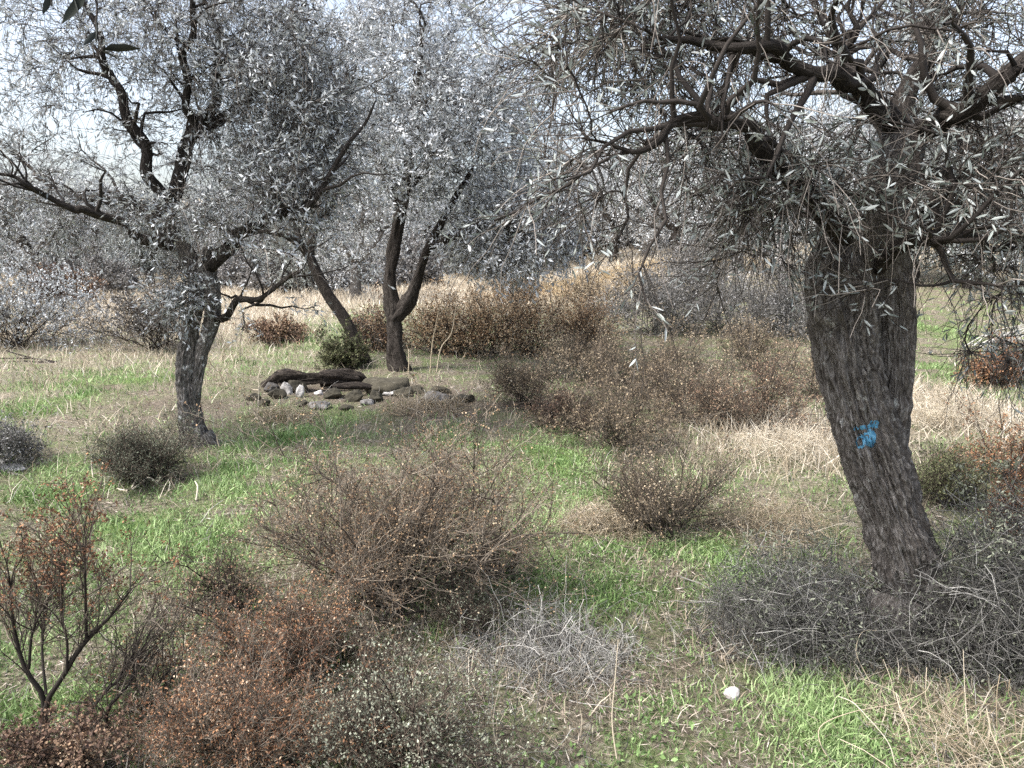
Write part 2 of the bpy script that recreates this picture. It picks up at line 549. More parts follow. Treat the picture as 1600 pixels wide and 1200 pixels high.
def build_ground():
    ys = np.concatenate([np.linspace(-6, 2, 12)[:-1], np.linspace(2, 16, 330)[:-1], 16 * np.exp(np.linspace(0, math.log(1500 / 16), 190))])
    s = np.linspace(-1, 1, 361)
    X = []
    for y in ys:
        hw = max(y, 2) * 1.15 + 7
        X.append(s * hw if y < 40 else s * hw)
    X = np.array(X)
    Y = np.repeat(ys[:, None], len(s), 1)
    Z = H(X, Y)
    Vv = np.stack([X, Y, Z], -1)
    nr, nc = X.shape
    idx = np.arange(nr * nc).reshape(nr, nc)
    F = np.stack([idx[:-1, :-1], idx[:-1, 1:], idx[1:, 1:], idx[1:, :-1]], -1).reshape(-1, 4)
    g = Geo().add(Vv, F)
    m = bpy.data.materials.new('grove_floor')
    m.use_nodes = True
    t = m.node_tree
    b = t.nodes['Principled BSDF']
    b.inputs['Roughness'].default_value = 0.95
    b.inputs['Specular IOR Level'].default_value = 0.1
    tc = t.nodes.new('ShaderNodeTexCoord')

    def nz(scale, det=6, ro=0.65):
        n = t.nodes.new('ShaderNodeTexNoise')
        n.inputs['Scale'].default_value = scale
        n.inputs['Detail'].default_value = det
        n.inputs['Roughness'].default_value = ro
        t.links.new(tc.outputs['Object'], n.inputs['Vector'])
        return n.outputs['Fac']

    def ramp(src, stops):
        c = t.nodes.new('ShaderNodeValToRGB')
        e = c.color_ramp.elements
        while len(e) < len(stops):
            e.new(.5)
        for q, (p, k) in zip(e, stops):
            q.position = p
            q.color = (*k, 1)
        t.links.new(src, c.inputs[0])
        return c.outputs[0]

    def mix(f, a, c):
        x = t.nodes.new('ShaderNodeMix')
        x.data_type = 'RGBA'
        t.links.new(f, x.inputs['Factor'])
        t.links.new(a, x.inputs['A'])
        t.links.new(c, x.inputs['B'])
        return x.outputs['Result']

    def att(nm):
        a = t.nodes.new('ShaderNodeAttribute')
        a.attribute_name = nm
        return a.outputs['Fac']

    base = ramp(nz(26, 8, 0.75), [(0.34, (0.05, 0.04, 0.03)), (0.47, (0.13, 0.108, 0.08)), (0.56, (0.26, 0.225, 0.17)), (0.68, (0.42, 0.385, 0.32))])
    moss = ramp(nz(40, 6, 0.7), [(0.35, (0.05, 0.08, 0.02)), (0.52, (0.13, 0.19, 0.06)), (0.68, (0.27, 0.34, 0.13))])
    mf = ramp(nz(3.0, 5, 0.6), [(0.46, (0, 0, 0)), (0.6, (0.6, 0.6, 0.6))])
    soil = ramp(nz(35, 8, 0.75), [(0.35, (0.05, 0.038, 0.032)), (0.52, (0.15, 0.115, 0.095)), (0.68, (0.29, 0.24, 0.20))])
    dry = ramp(nz(22, 6, 0.7), [(0.35, (0.20, 0.16, 0.11)), (0.52, (0.42, 0.36, 0.27)), (0.68, (0.60, 0.54, 0.44))])
    c = mix(mf, base, moss)
    c = mix(att('dry'), c, dry)
    c = mix(att('soil'), c, soil)
    c = mix(att('green'), c, moss)
    t.links.new(c, b.inputs['Base Color'])
    bp = t.nodes.new('ShaderNodeBump')
    bp.inputs['Strength'].default_value = 0.9
    bp.inputs['Distance'].default_value = 0.04
    t.links.new(nz(30, 8, 0.75), bp.inputs['Height'])
    t.links.new(bp.outputs[0], b.inputs['Normal'])
    me = g.mesh('ground', m, smooth=True)
    for nm, fn in (('green', m_green), ('soil', m_soil), ('dry', m_dry)):
        a = me.attributes.new(nm, 'FLOAT', 'POINT')
        a.data.foreach_set('value', fn(X, Y).astype(np.float32).ravel())
    tag(link('ground', me), kind='structure')


build_ground()


def scatter(n, r0, r1, half=R(44)):
    r = np.exp(rng.uniform(math.log(r0), math.log(r1), n))
    a = rng.uniform(-half, half, n)
    return np.sin(a) * r, np.cos(a) * r, r


def blades(g, x, y, Lh, Wd, lean, tint):
    n = len(x)
    p0 = np.stack([x, y, H(x, y) - 0.005], -1)
    d = rng.normal(size=(n, 3)) * np.asarray(lean).reshape(-1, 1)
    d[:, 2] = 1
    d = nrm(d)
    s = nrm(np.cross(d, rng.normal(size=(n, 3))))
    k = rng.normal(size=(n, 3)) * 0.3
    k[:, 2] = -0.12
    L = Lh[:, None]
    W = Wd[:, None]
    mid = p0 + d * L * .55
    tip = p0 + d * L + k * L * np.asarray(lean).reshape(-1, 1) * 1.2
    zmin = H(tip[:, 0], tip[:, 1]) + 0.006
    tip[:, 2] = np.maximum(tip[:, 2], zmin)
    V = np.stack([p0 - s * W * .5, p0 + s * W * .5, mid + s * W * .4, mid - s * W * .4, tip], 1)
    b = (np.arange(n) * 5)[:, None]
    g.add(V.reshape(-1, 3), b + np.array([[0, 1, 2, 3]]), np.repeat(tint, 5))
    g.f.append(b + np.array([[3, 2, 4]]) + (g.n - 5 * n))


def build_grass():
    # short green grass
    x, y, r = scatter(420000, 2.5, 30)
    keep = rng.random(len(x)) < (m_green(x, y) ** 1.1 + 0.05) * (1 - .7 * m_soil(x, y))
    x, y, r = x[keep], y[keep], r[keep]
    g = Geo()
    n = len(x)
    pt = np.clip(0.56 + 0.4 * noise3(x * 2.2, y * 2.2, 0) + rng.normal(size=n) * .22, 0, 1)
    blades(g, x, y, rng.uniform(.03, .085, n) * (1 + .02 * r) * (1 + .5 * noise3(x * 2, y * 2, 6)), (.0035 + .0007 * r) * rng.uniform(.7, 1.3, n), np.full(n, .5), pt)
    xw, yw, r = scatter(90000, 2.5, 9)
    kp = rng.random(len(xw)) < (m_green(xw, yw) + .12) * (.5 + noise3(xw * 3.1, yw * 3.1, 21)) * (1 - .6 * m_soil(xw, yw))
    xw, yw = xw[kp], yw[kp]
    n = len(xw)
    ll = rng.uniform(.012, .035, n)
    leaves(g, np.stack([xw, yw, H(xw, yw) + rng.uniform(0, .04, n)], -1), rdir(n, .35), ll, ll * .55, np.clip(rng.normal(.35, .22, n), 0, 1), up=1.5)
    tag(link('green_grass', g.mesh('green_grass', GRASS_GREEN)), 'short bright green grass growing in patches between the dry shrubs', 'grass', kind='stuff')
    # lying straw and dead stems
    x, y, r = scatter(230000, 2.5, 22)
    keep = rng.random(len(x)) < np.clip(0.75 - .5 * m_green(x, y) - .35 * m_soil(x, y), 0.1, 1) * (0.65 + .5 * noise3(x * 1.7, y * 1.7, 8))
    x, y, r = x[keep], y[keep], r[keep]
    n = len(x)
    g = Geo()
    p = np.stack([x, y, H(x, y) + rng.uniform(.002, .03, n)], -1)
    d = rdir(n)
    d[:, 2] *= .22
    leaves(g, p, nrm(d), rng.uniform(.015, .085, n), (.0022 + .0005 * r) * rng.uniform(.6, 1.6, n), np.clip(rng.normal(.38, .25, n), 0, 1), up=2)
    tag(link('straw_litter', g.mesh('straw_litter', LITTER)), 'dead straw, fallen leaves and twig litter lying over the grove floor', 'litter', kind='stuff')
    x, y, r = scatter(9000, 2.5, 16)
    kp = rng.random(len(x)) < .45 + .6 * noise3(x * 1.2, y * 1.2, 15)
    x, y = x[kp], y[kp]
    d = rdir(len(x))
    d[:, 2] = np.abs(d[:, 2]) * .25
    P = curves(np.stack([x, y, H(x, y) + .006], -1), nrm(d), rng.uniform(.06, .3, len(x)), 5, .28, .02)
    P[:, :, 2] = np.maximum(P[:, :, 2], H(P[:, :, 0], P[:, :, 1]) + .004)
    g = tubes(Geo(), P, np.linspace(.0022, .001, 5)[None] * rng.uniform(.6, 1.5, (len(x), 1)), 3, np.clip(rng.normal(.5, .25, len(x)), 0, 1))
    tag(link('fallen_twigs', g.mesh('fallen_twigs', TWIG_GREY)), 'small fallen grey twigs scattered over the grass and soil', 'twigs', kind='stuff')
    # standing dry grass
    x, y, r = scatter(230000, 2.6, 60)
    keep = rng.random(len(x)) < np.clip(m_dry(x, y) * .9 + 0.06 + .08 * noise3(x * 1.1, y * 1.1, 3), 0, 1) * (1 - .75 * m_green(x, y)) * (1 - .6 * m_soil(x, y))
    x, y, r = x[keep], y[keep], r[keep]
    n = len(x)
    hh = rng.uniform(.08, .26, n) * (1 + .9 * m_dry(x, y)) * np.where(r < 7, .7, 1)
    g = Geo()
    blades(g, x, y, hh, (.003 + .0007 * r) * rng.uniform(.7, 1.3, n), np.full(n, .45), np.clip(rng.normal(.52, .22, n) + .15 * m_dry(x, y), 0, 1))
    tag(link('dry_grass', g.mesh('dry_grass', GRASS_DRY)), 'tall straw coloured dry grass standing across the grove and far field', 'grass', kind='stuff')


build_grass()


def build_crest():
    g = Geo()
    c = G(985, 440)
    n = 16000
    x = c[0] + rng.normal(size=n) * 2.0
    y = c[1] + 1.5 + rng.normal(size=n) * 1.6
    kp = noise3(x * .9, y * .9, 40) > -.35
    x, y = x[kp], y[kp]
    n = len(x)
    blades(g, x, y, rng.uniform(.25, .6, n), np.full(n, .022), np.full(n, .3), np.clip(rng.normal(.55, .22, n), 0, 1))
    tag(link('golden_grass', g.mesh('golden_grass', GRASS_GOLD)), 'tall golden grass on the crest behind the russet hedge', 'grass', kind='stuff')


build_crest()


# ------------------------------------------------------------------ trees
def crown(limb_pts, limb_r, clusters, center, leafy, lens, tw_len, n_tw, n_leaf, lance=False, bare=0.0, droop=0.12, size_r=1.0, tint0=.5, leafw=.2, sides=3, hang=0, fork=6, fork_len=1.0, n_trunk=1, clump=.55):
    """branches that reach every cluster from the nearest wood, then twigs, then leaves"""
    gb, gt, gl = Geo(), Geo(), Geo()
    sk = np.vstack(limb_pts)
    skr = np.concatenate(limb_r)
    d0 = np.array([np.min(np.linalg.norm(sk - c, axis=1)) for c in clusters])
    order = np.argsort(d0)
    BP, BR = [], []
    for lp, lr in zip(limb_pts[n_trunk:], limb_r[n_trunk:]):
        kk = max(3, int(fork))
        s, d, _, t = spawn(lp[None], kk, .15, .95, .75, .25)
        rad = np.interp(t, np.linspace(0, 1, len(lr)), lr)
        ln = rng.uniform(.45, 1.1, kk) * fork_len
        Q = curves(s, d, ln, 7, .38, -.04)
        for q, r0 in zip(Q, rad):
            rr = np.linspace(min(r0 * .6, .022 * size_r), .004 * size_r, 7)
            BP.append(q)
            BR.append(rr)
            sk = np.vstack([sk, q[1:]])
            skr = np.concatenate([skr, rr[1:]])
    for ci in order:
        c = clusters[ci]
        dd = np.linalg.norm(sk - c, axis=1) + np.maximum(sk[:, 2] - c[2], 0) * .7
        i = int(np.argmin(dd))
        p0 = sk[i]
        L = np.linalg.norm(c - p0)
        mid = (p0 + c) * .5 + rng.normal(size=3) * L * .12 + np.array([0, 0, .12 * L])
        q = catmull([p0, p0 * .55 + mid * .45 + rng.normal(size=3) * L * .05, mid, c * .55 + mid * .45 + rng.normal(size=3) * L * .06, c], 7)
        r0 = min(skr[i] * .7, (.005 + .012 * L) * size_r)
        rr = np.linspace(r0, .0035 * size_r, 7)
        BP.append(q)
        BR.append(rr)
        sk = np.vstack([sk, q[2:]])
        skr = np.concatenate([skr, rr[2:]])
    BP, BR = np.array(BP), np.array(BR)
    tubes(gb, BP, BR, max(sides, 4), np.clip(rng.normal(.25, .12, len(BP)), 0, 1))
    K = len(clusters)
    # side twigs
    s, d, par, t = spawn(BP, n_tw, clump, 1.0, .9, .1)
    ow = nrm(s - center)
    d = nrm(d + ow * .35)
    TL = rng.uniform(.5, 1.2, len(s)) * tw_len
    TP = curves(s, d, TL, 5, .22, droop)
    TR = np.linspace(.0026, .0012, 5)[None] * size_r * np.ones((len(s), 1))
    tubes(gt, TP, TR, 3, np.clip(rng.normal(.5, .22, len(s)), 0, 1))
    if hang:
        s, d, par2, t = spawn(BP, hang, .2, 1.0, .8, -.6)
        HP = curves(s, d, rng.uniform(.5, 1.6, len(s)) * tw_len, 6, .2, .25)
        tubes(gt, HP, np.linspace(.0024, .001, 6)[None] * size_r * np.ones((len(s), 1)), 3, np.clip(rng.normal(.6, .25, len(s)), 0, 1))
    has = rng.random(len(TP)) > bare
    TP = TP[has]
    par = par[has]
    s, d, pp, t = spawn(TP, n_leaf, .12, 1.0, .75, .12)
    ct = rng.normal(0, .17, len(BP))[par[pp]]
    ll = lens * rng.uniform(.65, 1.25, len(s))
    leaves(gl, s, d, ll, ll * leafw * rng.uniform(.8, 1.25, len(s)), np.clip(rng.normal(tint0, .15, len(s)) + ct, 0, 1), lance=lance)
    return gb, gt, gl


def ell_clusters(ells):
    o = []
    for px, py, Y, rx, ry, rz, n in ells:
        c = U(px, py, Y)
        k = Y / FPX
        v = rdir(n) * (rng.random((n, 1)) ** .42)
        o.append(c + v * np.array([rx * k, rz, ry * k]))
    return np.vstack(o)


def wob(pts, a):
    pts = np.asarray(pts, float).copy()
    pts[1:-1] += rng.normal(size=pts[1:-1].shape) * a
    return pts


def hero_tree(name, label, base, trunks, limbs, ells, center, bark, leafmat, limb_bark=None, crook=.035, **kw):
    root = thing(name, label, 'olive tree', base)
    g = Geo()
    LP, LR = [], []
    for i, (pts, rad, opt) in enumerate(trunks):
        P, rr = thick(g, pts, rad, seed=3.7 * i + base[0], **opt)
        LP.append(P[len(P) * 2 // 3:])
        LR.append(rr[len(P) * 2 // 3:])
    link('trunk', g.mesh('trunk', bark, base, smooth=True), root)
    for i, (pts, rad) in enumerate(limbs):
        g = Geo()
        pp = catmull(pts, len(pts) * 2 - 1)
        P, rr = thick(g, wob(pp, crook), rad, sides=16, rows=90, flute=.06, ridge=.12, lump=.2, seed=1.3 * i)
        link('limb', g.mesh('limb', limb_bark or bark, base, smooth=True), root)
        LP.append(P[12:])
        LR.append(rr[12:])
    gb, gt, gl = crown(LP, LR, ell_clusters(ells), center, True, n_trunk=len(trunks), **kw)
    link('branches', gb.mesh('branches', TWIG_OLIVE, base), root)
    link('twigs', gt.mesh('twigs', TWIG_OLIVE, base), root)
    link('foliage', gl.mesh('foliage', leafmat, base), root)
    return root


def pl(Y, *pp):
    """points (px, py, dy): a polyline standing about Y metres away, dy nearer(-)/farther(+)"""
    return [U(p[0], p[1], Y + (p[2] if len(p) > 2 else 0)) for p in pp]


# -- the near tree on the right
YB = float(G(1465, 1005)[1])
base = G(1465, 1005)
k = YB / FPX
rt_trunks = [
    (pl(YB, (1490, 1060), (1466, 990), (1425, 900), (1392, 800), (1358, 700), (1328, 600), (1314, 500), (1308, 420), (1318, 375)),
     [k * q for q in (112, 74, 48, 44, 44, 44, 46, 42, 28)], dict(sides=300, rows=460, knots=16, ridge=.17, flute=.07, lump=.12)),
    (pl(YB, (1425, 900, .03), (1385, 740, .03), (1397, 650, .02), (1404, 560, .0), (1402, 450, .02), (1392, 385, .03)),
     [k * q for q in (28, 32, 23, 21, 24, 14)], dict(sides=150, rows=280, knots=8, ridge=.2, flute=.08, lump=.14)),
    (pl(YB, (1345, 560, .14), (1362, 450, .1), (1366, 380, .02), (1378, 310, -.06), (1402, 240, -.1), (1418, 195, -.1)),
     [k * q for q in (50, 46, 38, 31, 30, 22)], dict(sides=70, rows=150, ridge=.1, flute=.1, lump=.14)),
    (pl(YB, (1480, 960, .02), (1505, 1010, -.02), (1545, 1060, -.05)), [k * q for q in (42, 36, 14)], dict(sides=60, rows=60, ridge=.1)),
    (pl(YB, (1400, 930, -.05), (1385, 990, -.1), (1365, 1050, -.16)), [k * q for q in (44, 36, 14)], dict(sides=60, rows=60, ridge=.1)),
]
rt_limbs = [
    (pl(YB, (1412, 225, .05), (1385, 180, -.15), (1335, 128, -.35), (1292, 116, -.5), (1230, 100, -.6), (1160, 84, -.7), (1080, 70, -.75), (1000, 40, -.8)), [k * q for q in (20, 15, 13, 11, 8.5, 6.5, 4, .8)]),
    (pl(YB, (1298, 118, -.5), (1310, 80, -.5), (1325, 45, -.5), (1340, -20, -.5)), [k * q for q in (5, 4.5, 3.5, 1)]),
    (pl(YB, (1330, 390, 0), (1255, 300, -.3), (1200, 245, -.6), (1168, 200, -.7), (1120, 193, -.8), (1060, 200, -.85), (985, 225, -.9), (900, 215, -.95)), [k * q for q in (17, 11, 10, 9, 7.5, 5.5, 3, .6)]),
    (pl(YB, (1425, 220, .0), (1470, 195, -.3), (1520, 160, -.5), (1600, 95, -.6), (1680, 40, .1), (1760, 0, .1)), [k * q for q in (19, 15, 12, 10, 8, 5)]),
    (pl(YB, (1370, 420, .0), (1410, 385, -.3), (1455, 363, -.5), (1500, 370, -.6), (1560, 390, -.3), (1640, 380, -.4)), [k * q for q in (12, 10, 8, 6, 4, 3)]),
    (pl(YB, (1415, 210, .1), (1430, 120, .3), (1460, 20, .5), (1480, -80, .7)), [k * q for q in (17, 13, 10, 7)]),
    (pl(YB, (1400, 250, .1), (1360, 170, .6), (1300, 60, 1.1), (1240, -50, 1.5)), [k * q for q in (14, 11, 8, 5)]),
    (pl(YB, (1400, 260, .1), (1480, 270, .6), (1580, 250, 1.1), (1700, 200, 1.5)), [k * q for q in (14, 11, 8, 5)]),
    (pl(YB, (1370, 350, .1), (1290, 340, .5), (1200, 330, 1.0), (1120, 300, 1.3)), [k * q for q in (10, 8, 5, 3)]),
]
rt_ells = [
    # px, py, Y, rx, ry, rdepth, n
    (1010, 40, YB - .3, 150, 110, .6, 66), (1130, 30, YB - .1, 110, 80, .7, 34), (1250, 200, YB, 150, 90, .7, 16),
    (1050, 240, YB - .3, 160, 80, .6, 15), (900, 250, YB - .4, 60, 110, .4, 10), (1120, 330, YB + .2, 150, 80, .6, 8), (1520, 20, YB + .2, 110, 80, .9, 46), (1230, 300, YB - .6, 110, 60, .15, 18), (1390, 310, YB - .5, 80, 50, .12, 9), (1520, 300, YB - .6, 90, 70, .2, 9), (1540, 560, YB + .3, 60, 60, .4, 8),
    (1600, 200, YB + .3, 120, 150, .8, 28), (1560, 320, YB - .1, 110, 90, .6, 22), (1250, 310, YB - .3, 110, 60, .25, 14),
 (1570, 440, YB - .1, 80, 80, .5, 10), (1130, 380, YB - .1, 130, 80, .5, 8),
    (1250, -120, YB + .4, 400, 90, 1.0, 22), (1300, 430, YB - .45, 80, 50, .15, 4), (900, 60, YB - .3, 80, 90, .5, 16),
    (1540, 190, YB - .4, 80, 90, .3, 9),
]
hero_tree('olive_tree', 'near old olive tree on the right with thick leaning furrowed trunk marked by blue paint', base, rt_trunks, rt_limbs, rt_ells,
          U(1400, 200, YB), BARK_NEAR, LEAF_OLIVE, lens=.052, tw_len=.36, n_tw=8, n_leaf=8, lance=True, bare=.5, size_r=1.15, droop=.04, tint0=.68, leafw=.18, sides=5, hang=4, crook=.02, limb_bark=BARK_DARK, fork=14, fork_len=.7)
near_tree = COL.objects['olive_tree']

# -- the left tree
YL = float(G(305, 695)[1])
base = G(305, 695)
k = YL / FPX
lt_trunks = [
    (pl(YL, (312, 712), (302, 670), (295, 620), (292, 570), (299, 515), (310, 455), (296, 403), (268, 368), (255, 330)),
     [k * q for q in (26, 18, 15, 15, 12.5, 12, 12.5, 13, 8)], dict(sides=110, rows=260, ridge=.16, lump=.16, knots=12)),
    (pl(YL, (302, 625, .0), (314, 560, .0), (331, 500, .0), (330, 450, .0), (320, 408, .0), (330, 385)),
     [k * q for q in (9, 10, 11, 12, 11.5, 6)], dict(sides=70, rows=170, ridge=.16, lump=.16, knots=6)),
    (pl(YL, (318, 680), (335, 698), (365, 715)), [k * q for q in (16, 13, 5)], dict(sides=40, rows=40)),
    (pl(YL, (298, 680), (285, 700), (268, 716)), [k * q for q in (15, 11, 5)], dict(sides=40, rows=40)),
]
lt_limbs = [
    (pl(YL, (268, 375), (245, 310, -.1), (218, 230, -.2), (182, 150, -.3), (165, 90, -.3), (140, 20, -.3), (120, -50, -.3)), [k * q for q in (11, 9, 7, 6, 5, 3, 2)]),
    (pl(YL, (262, 370), (283, 275, .1), (318, 205, .2), (338, 130, .3), (332, 50, .4), (320, -60, .5)), [k * q for q in (11, 10, 8, 7, 5, 3)]),
    (pl(YL, (275, 385), (225, 362, -.3), (160, 336, -.5), (100, 326, -.8), (50, 290, -1.0), (-20, 270, -1.2)), [k * q for q in (10, 7, 5.5, 4.5, 3, 1.5)]),
    (pl(YL, (262, 380), (232, 340, .2), (195, 315, .4), (150, 310, .6), (95, 295, .8), (40, 255, 1.0), (-10, 205, 1.1)), [k * q for q in (9, 7, 6, 5, 4, 3, 1.5)]),
    (pl(YL, (325, 420), (352, 382, -.1), (400, 350, -.2), (450, 335, -.3), (500, 305, -.4), (548, 225, -.4), (590, 150, -.4)), [k * q for q in (10, 9, 7, 6, 5, 3, 1)]),
    (pl(YL, (355, 385, -.1), (420, 330, .4), (480, 270, .7), (530, 180, 1.0), (560, 90, 1.2)), [k * q for q in (7, 6, 5, 3, 1.5)]),
    (pl(YL, (335, 500), (380, 478, -.3), (420, 445, -.5), (470, 425, -.7)), [k * q for q in (6, 4.5, 3, 2)]),
    (pl(YL, (312, 215, .18), (298, 150, 0), (290, 90, -.2), (300, 10, -.4), (290, -60, -.6)), [k * q for q in (7, 6, 5, 4, 3)]),
    (pl(YL, (318, 205, .2), (390, 150, .4), (440, 80, .4), (480, 0, .4)), [k * q for q in (8, 6, 5, 4)]),
]
lt_ells = [
    (110, 60, YL - .3, 150, 90, .9, 44), (60, 190, YL, 110, 90, 1.0, 22), (310, 60, YL, 130, 100, 1.2, 110),
    (440, 90, YL + .2, 130, 110, 1.2, 150), (430, 230, YL + .2, 130, 90, 1.1, 120), (260, 210, YL + .5, 110, 90, .8, 30),
    (30, 330, YL - .4, 110, 70, .9, 46), (500, 200, YL, 80, 130, .8, 70), (300, -80, YL, 380, 80, 1.4, 60),
    (300, 320, YL - .3, 120, 50, .5, 34), (283, 450, YL - .35, 22, 55, .1, 22), (400, 320, YL - .5, 90, 50, .4, 22), (180, 330, YL + .5, 90, 60, .5, 20),
]
hero_tree('olive_tree', 'wide spreading olive tree on the left with pale lichen on its twisted two lobed trunk', base, lt_trunks, lt_limbs, lt_ells,
          U(300, 250, YL), BARK_PALE, LEAF_SILVER, limb_bark=BARK_DARK, lens=.06, tw_len=.42, n_tw=9, n_leaf=9, bare=.25, droop=.10, tint0=.46, leafw=.27, sides=4, hang=5, fork=10, fork_len=.8)

# -- the middle tree, two stems on one foot
YM = float(G(622, 578)[1])
base = G(622, 578)
k = YM / FPX
mt_trunks = [
    (pl(YM, (628, 592), (622, 560), (617, 520), (616, 478), (610, 430), (622, 350), (632, 300), (640, 240), (660, 160)),
     [k * q for q in (20, 15, 12, 13.5, 9, 8, 7, 6, 3.5)], dict(sides=44, rows=160, ridge=.1, lump=.26)),
    (pl(YM, (616, 500, -.05), (640, 470, -.1), (655, 430, -.15), (668, 390, -.2), (700, 330, -.3), (740, 260, -.4)),
     [k * q for q in (10.5, 10.5, 6.5, 6, 5, 2.5)], dict(sides=40, rows=130, ridge=.1, lump=.26)),
]
mt_limbs = [
    (pl(YM, (630, 300), (680, 220, .3), (740, 140, .5), (790, 70, .6)), [k * q for q in (8, 6, 4, 3)]),
    (pl(YM, (625, 320), (580, 230, .2), (550, 150, .4), (540, 60, .6)), [k * q for q in (8, 6, 4, 3)]),
    (pl(YM, (672, 385, -.2), (760, 350, -.5), (830, 340, -.7), (880, 360, -.8)), [k * q for q in (7, 5, 4, 3)]),
    (pl(YM, (640, 260), (650, 150, -.6), (660, 40, -1)), [k * q for q in (7, 5, 3)]),
]
mt_ells = [
    (680, 130, YM - .3, 150, 120, 1.8, 200), (640, 240, YM - .8, 110, 80, 1.2, 110), (790, 230, YM, 120, 120, 1.8, 150),
    (800, 360, YM - .4, 110, 80, 1.2, 130), (560, 130, YM + .3, 90, 110, 1.3, 50), (690, -20, YM, 220, 80, 2, 90), (860, 350, YM - .3, 60, 70, 1.0, 36),
    (720, 360, YM - .6, 60, 50, .6, 24),
]
hero_tree('olive_tree', 'silver leaved olive tree in the middle with dark trunk forking low into two stems', base, mt_trunks, mt_limbs, mt_ells,
          U(680, 220, YM), BARK_DARK, LEAF_SILVER, lens=.08, tw_len=.55, n_tw=9, n_leaf=10, bare=.1, droop=.08, tint0=.66, leafw=.32, sides=4, size_r=1.4, hang=1)

# -- the leaning one beside it
YN = float(G(568, 566)[1])
base = G(568, 566)
k = YN / FPX
nt_trunks = [
    (pl(YN, (575, 580), (560, 545), (540, 500), (513, 460), (492, 420), (478, 392), (450, 370, -.2), (410, 362, -.3), (375, 372, -.4)),
     [k * q for q in (12, 10, 9, 9, 8, 7, 5, 3, 2)], dict(sides=30, rows=150, ridge=.07, lump=.1)),
]
nt_limbs = [
    (pl(YN, (482, 400), (500, 340, .4), (530, 290, .7), (540, 220, .9)), [k * q for q in (7, 5, 4, 3)]),
    (pl(YN, (470, 385), (440, 310, .5), (420, 230, .8)), [k * q for q in (6, 4, 3)]),
]
nt_ells = [(520, 310, YN + .5, 90, 60, 1.2, 44), (430, 300, YN + .5, 90, 70, 1.2, 44), (480, 200, YN + .8, 100, 90, 1.2, 40)]
hero_tree('olive_tree', 'slender dark olive tree leaning left beside the forked middle olive', base, nt_trunks, nt_limbs, nt_ells,
          U(480, 280, YN), BARK_DARK, LEAF_OLIVE, lens=.07, tw_len=.5, n_tw=8, n_leaf=5, bare=.5, droop=.2, tint0=.55, leafw=.24, sides=4, size_r=1.3, hang=4)


# -- far olives: three kinds, copied
def far_olive(seed, leafmat, bark, h=4.6, wd=2.3, tint0=.55, bare=.1):
    root = thing('olive_tree', '-', 'olive tree', (0, 0, 0), 'olive trees standing further back in the grove')
    g = Geo()
    a = rng.uniform(-.3, .3, 2)
    top = np.array([a[0] * .6, a[1] * .6, 1.5])
    P, rr = thick(g, [[0, 0, -.2], [a[0] * .2, a[1] * .2, .6], top], [.26, .18, .17], sides=16, rows=30, seed=seed, ridge=.1, lump=.15)
    LP, LR = [P[15:]], [rr[15:]]
    for i in range(5):
        an = i * 1.257 + rng.uniform(-.3, .3)
        e = np.array([math.cos(an) * wd * .6, math.sin(an) * wd * .6, h * rng.uniform(.6, .85)])
        m = (top + e) / 2 + np.array([math.cos(an), math.sin(an), 0]) * .25
        P, rr = thick(g, [top - [0, 0, .2], m, e], [.11, .07, .03], sides=10, rows=24, seed=seed + i, ridge=.06, lump=.15)
        LP.append(P[6:])
        LR.append(rr[6:])
    link('trunk', g.mesh('trunk', bark, smooth=True), root)
    n = 190
    v = rdir(n) * (rng.random((n, 1)) ** .4)
    cl = np.array([0, 0, h * .55]) + v * np.array([wd, wd, h * .5])
    cl[:, 2] = np.maximum(cl[:, 2], .45)
    gb, gt, gl = crown(LP, LR, cl, np.array([0, 0, h * .6]), True, lens=.10, tw_len=.6, n_tw=8, n_leaf=9, bare=bare, droop=.1, tint0=tint0, leafw=.38, size_r=1.6, sides=3)
    gb.v += [q for q in gt.v]
    off = gb.n
    gb.f += [f + off for f in gt.f]
    gb.t += gt.t
    gb.b += gt.b
    gb.n += gt.n
    link('branches', gb.mesh('branches', TWIG_OLIVE), root)
    link('foliage', gl.mesh('foliage', leafmat), root)
    return root


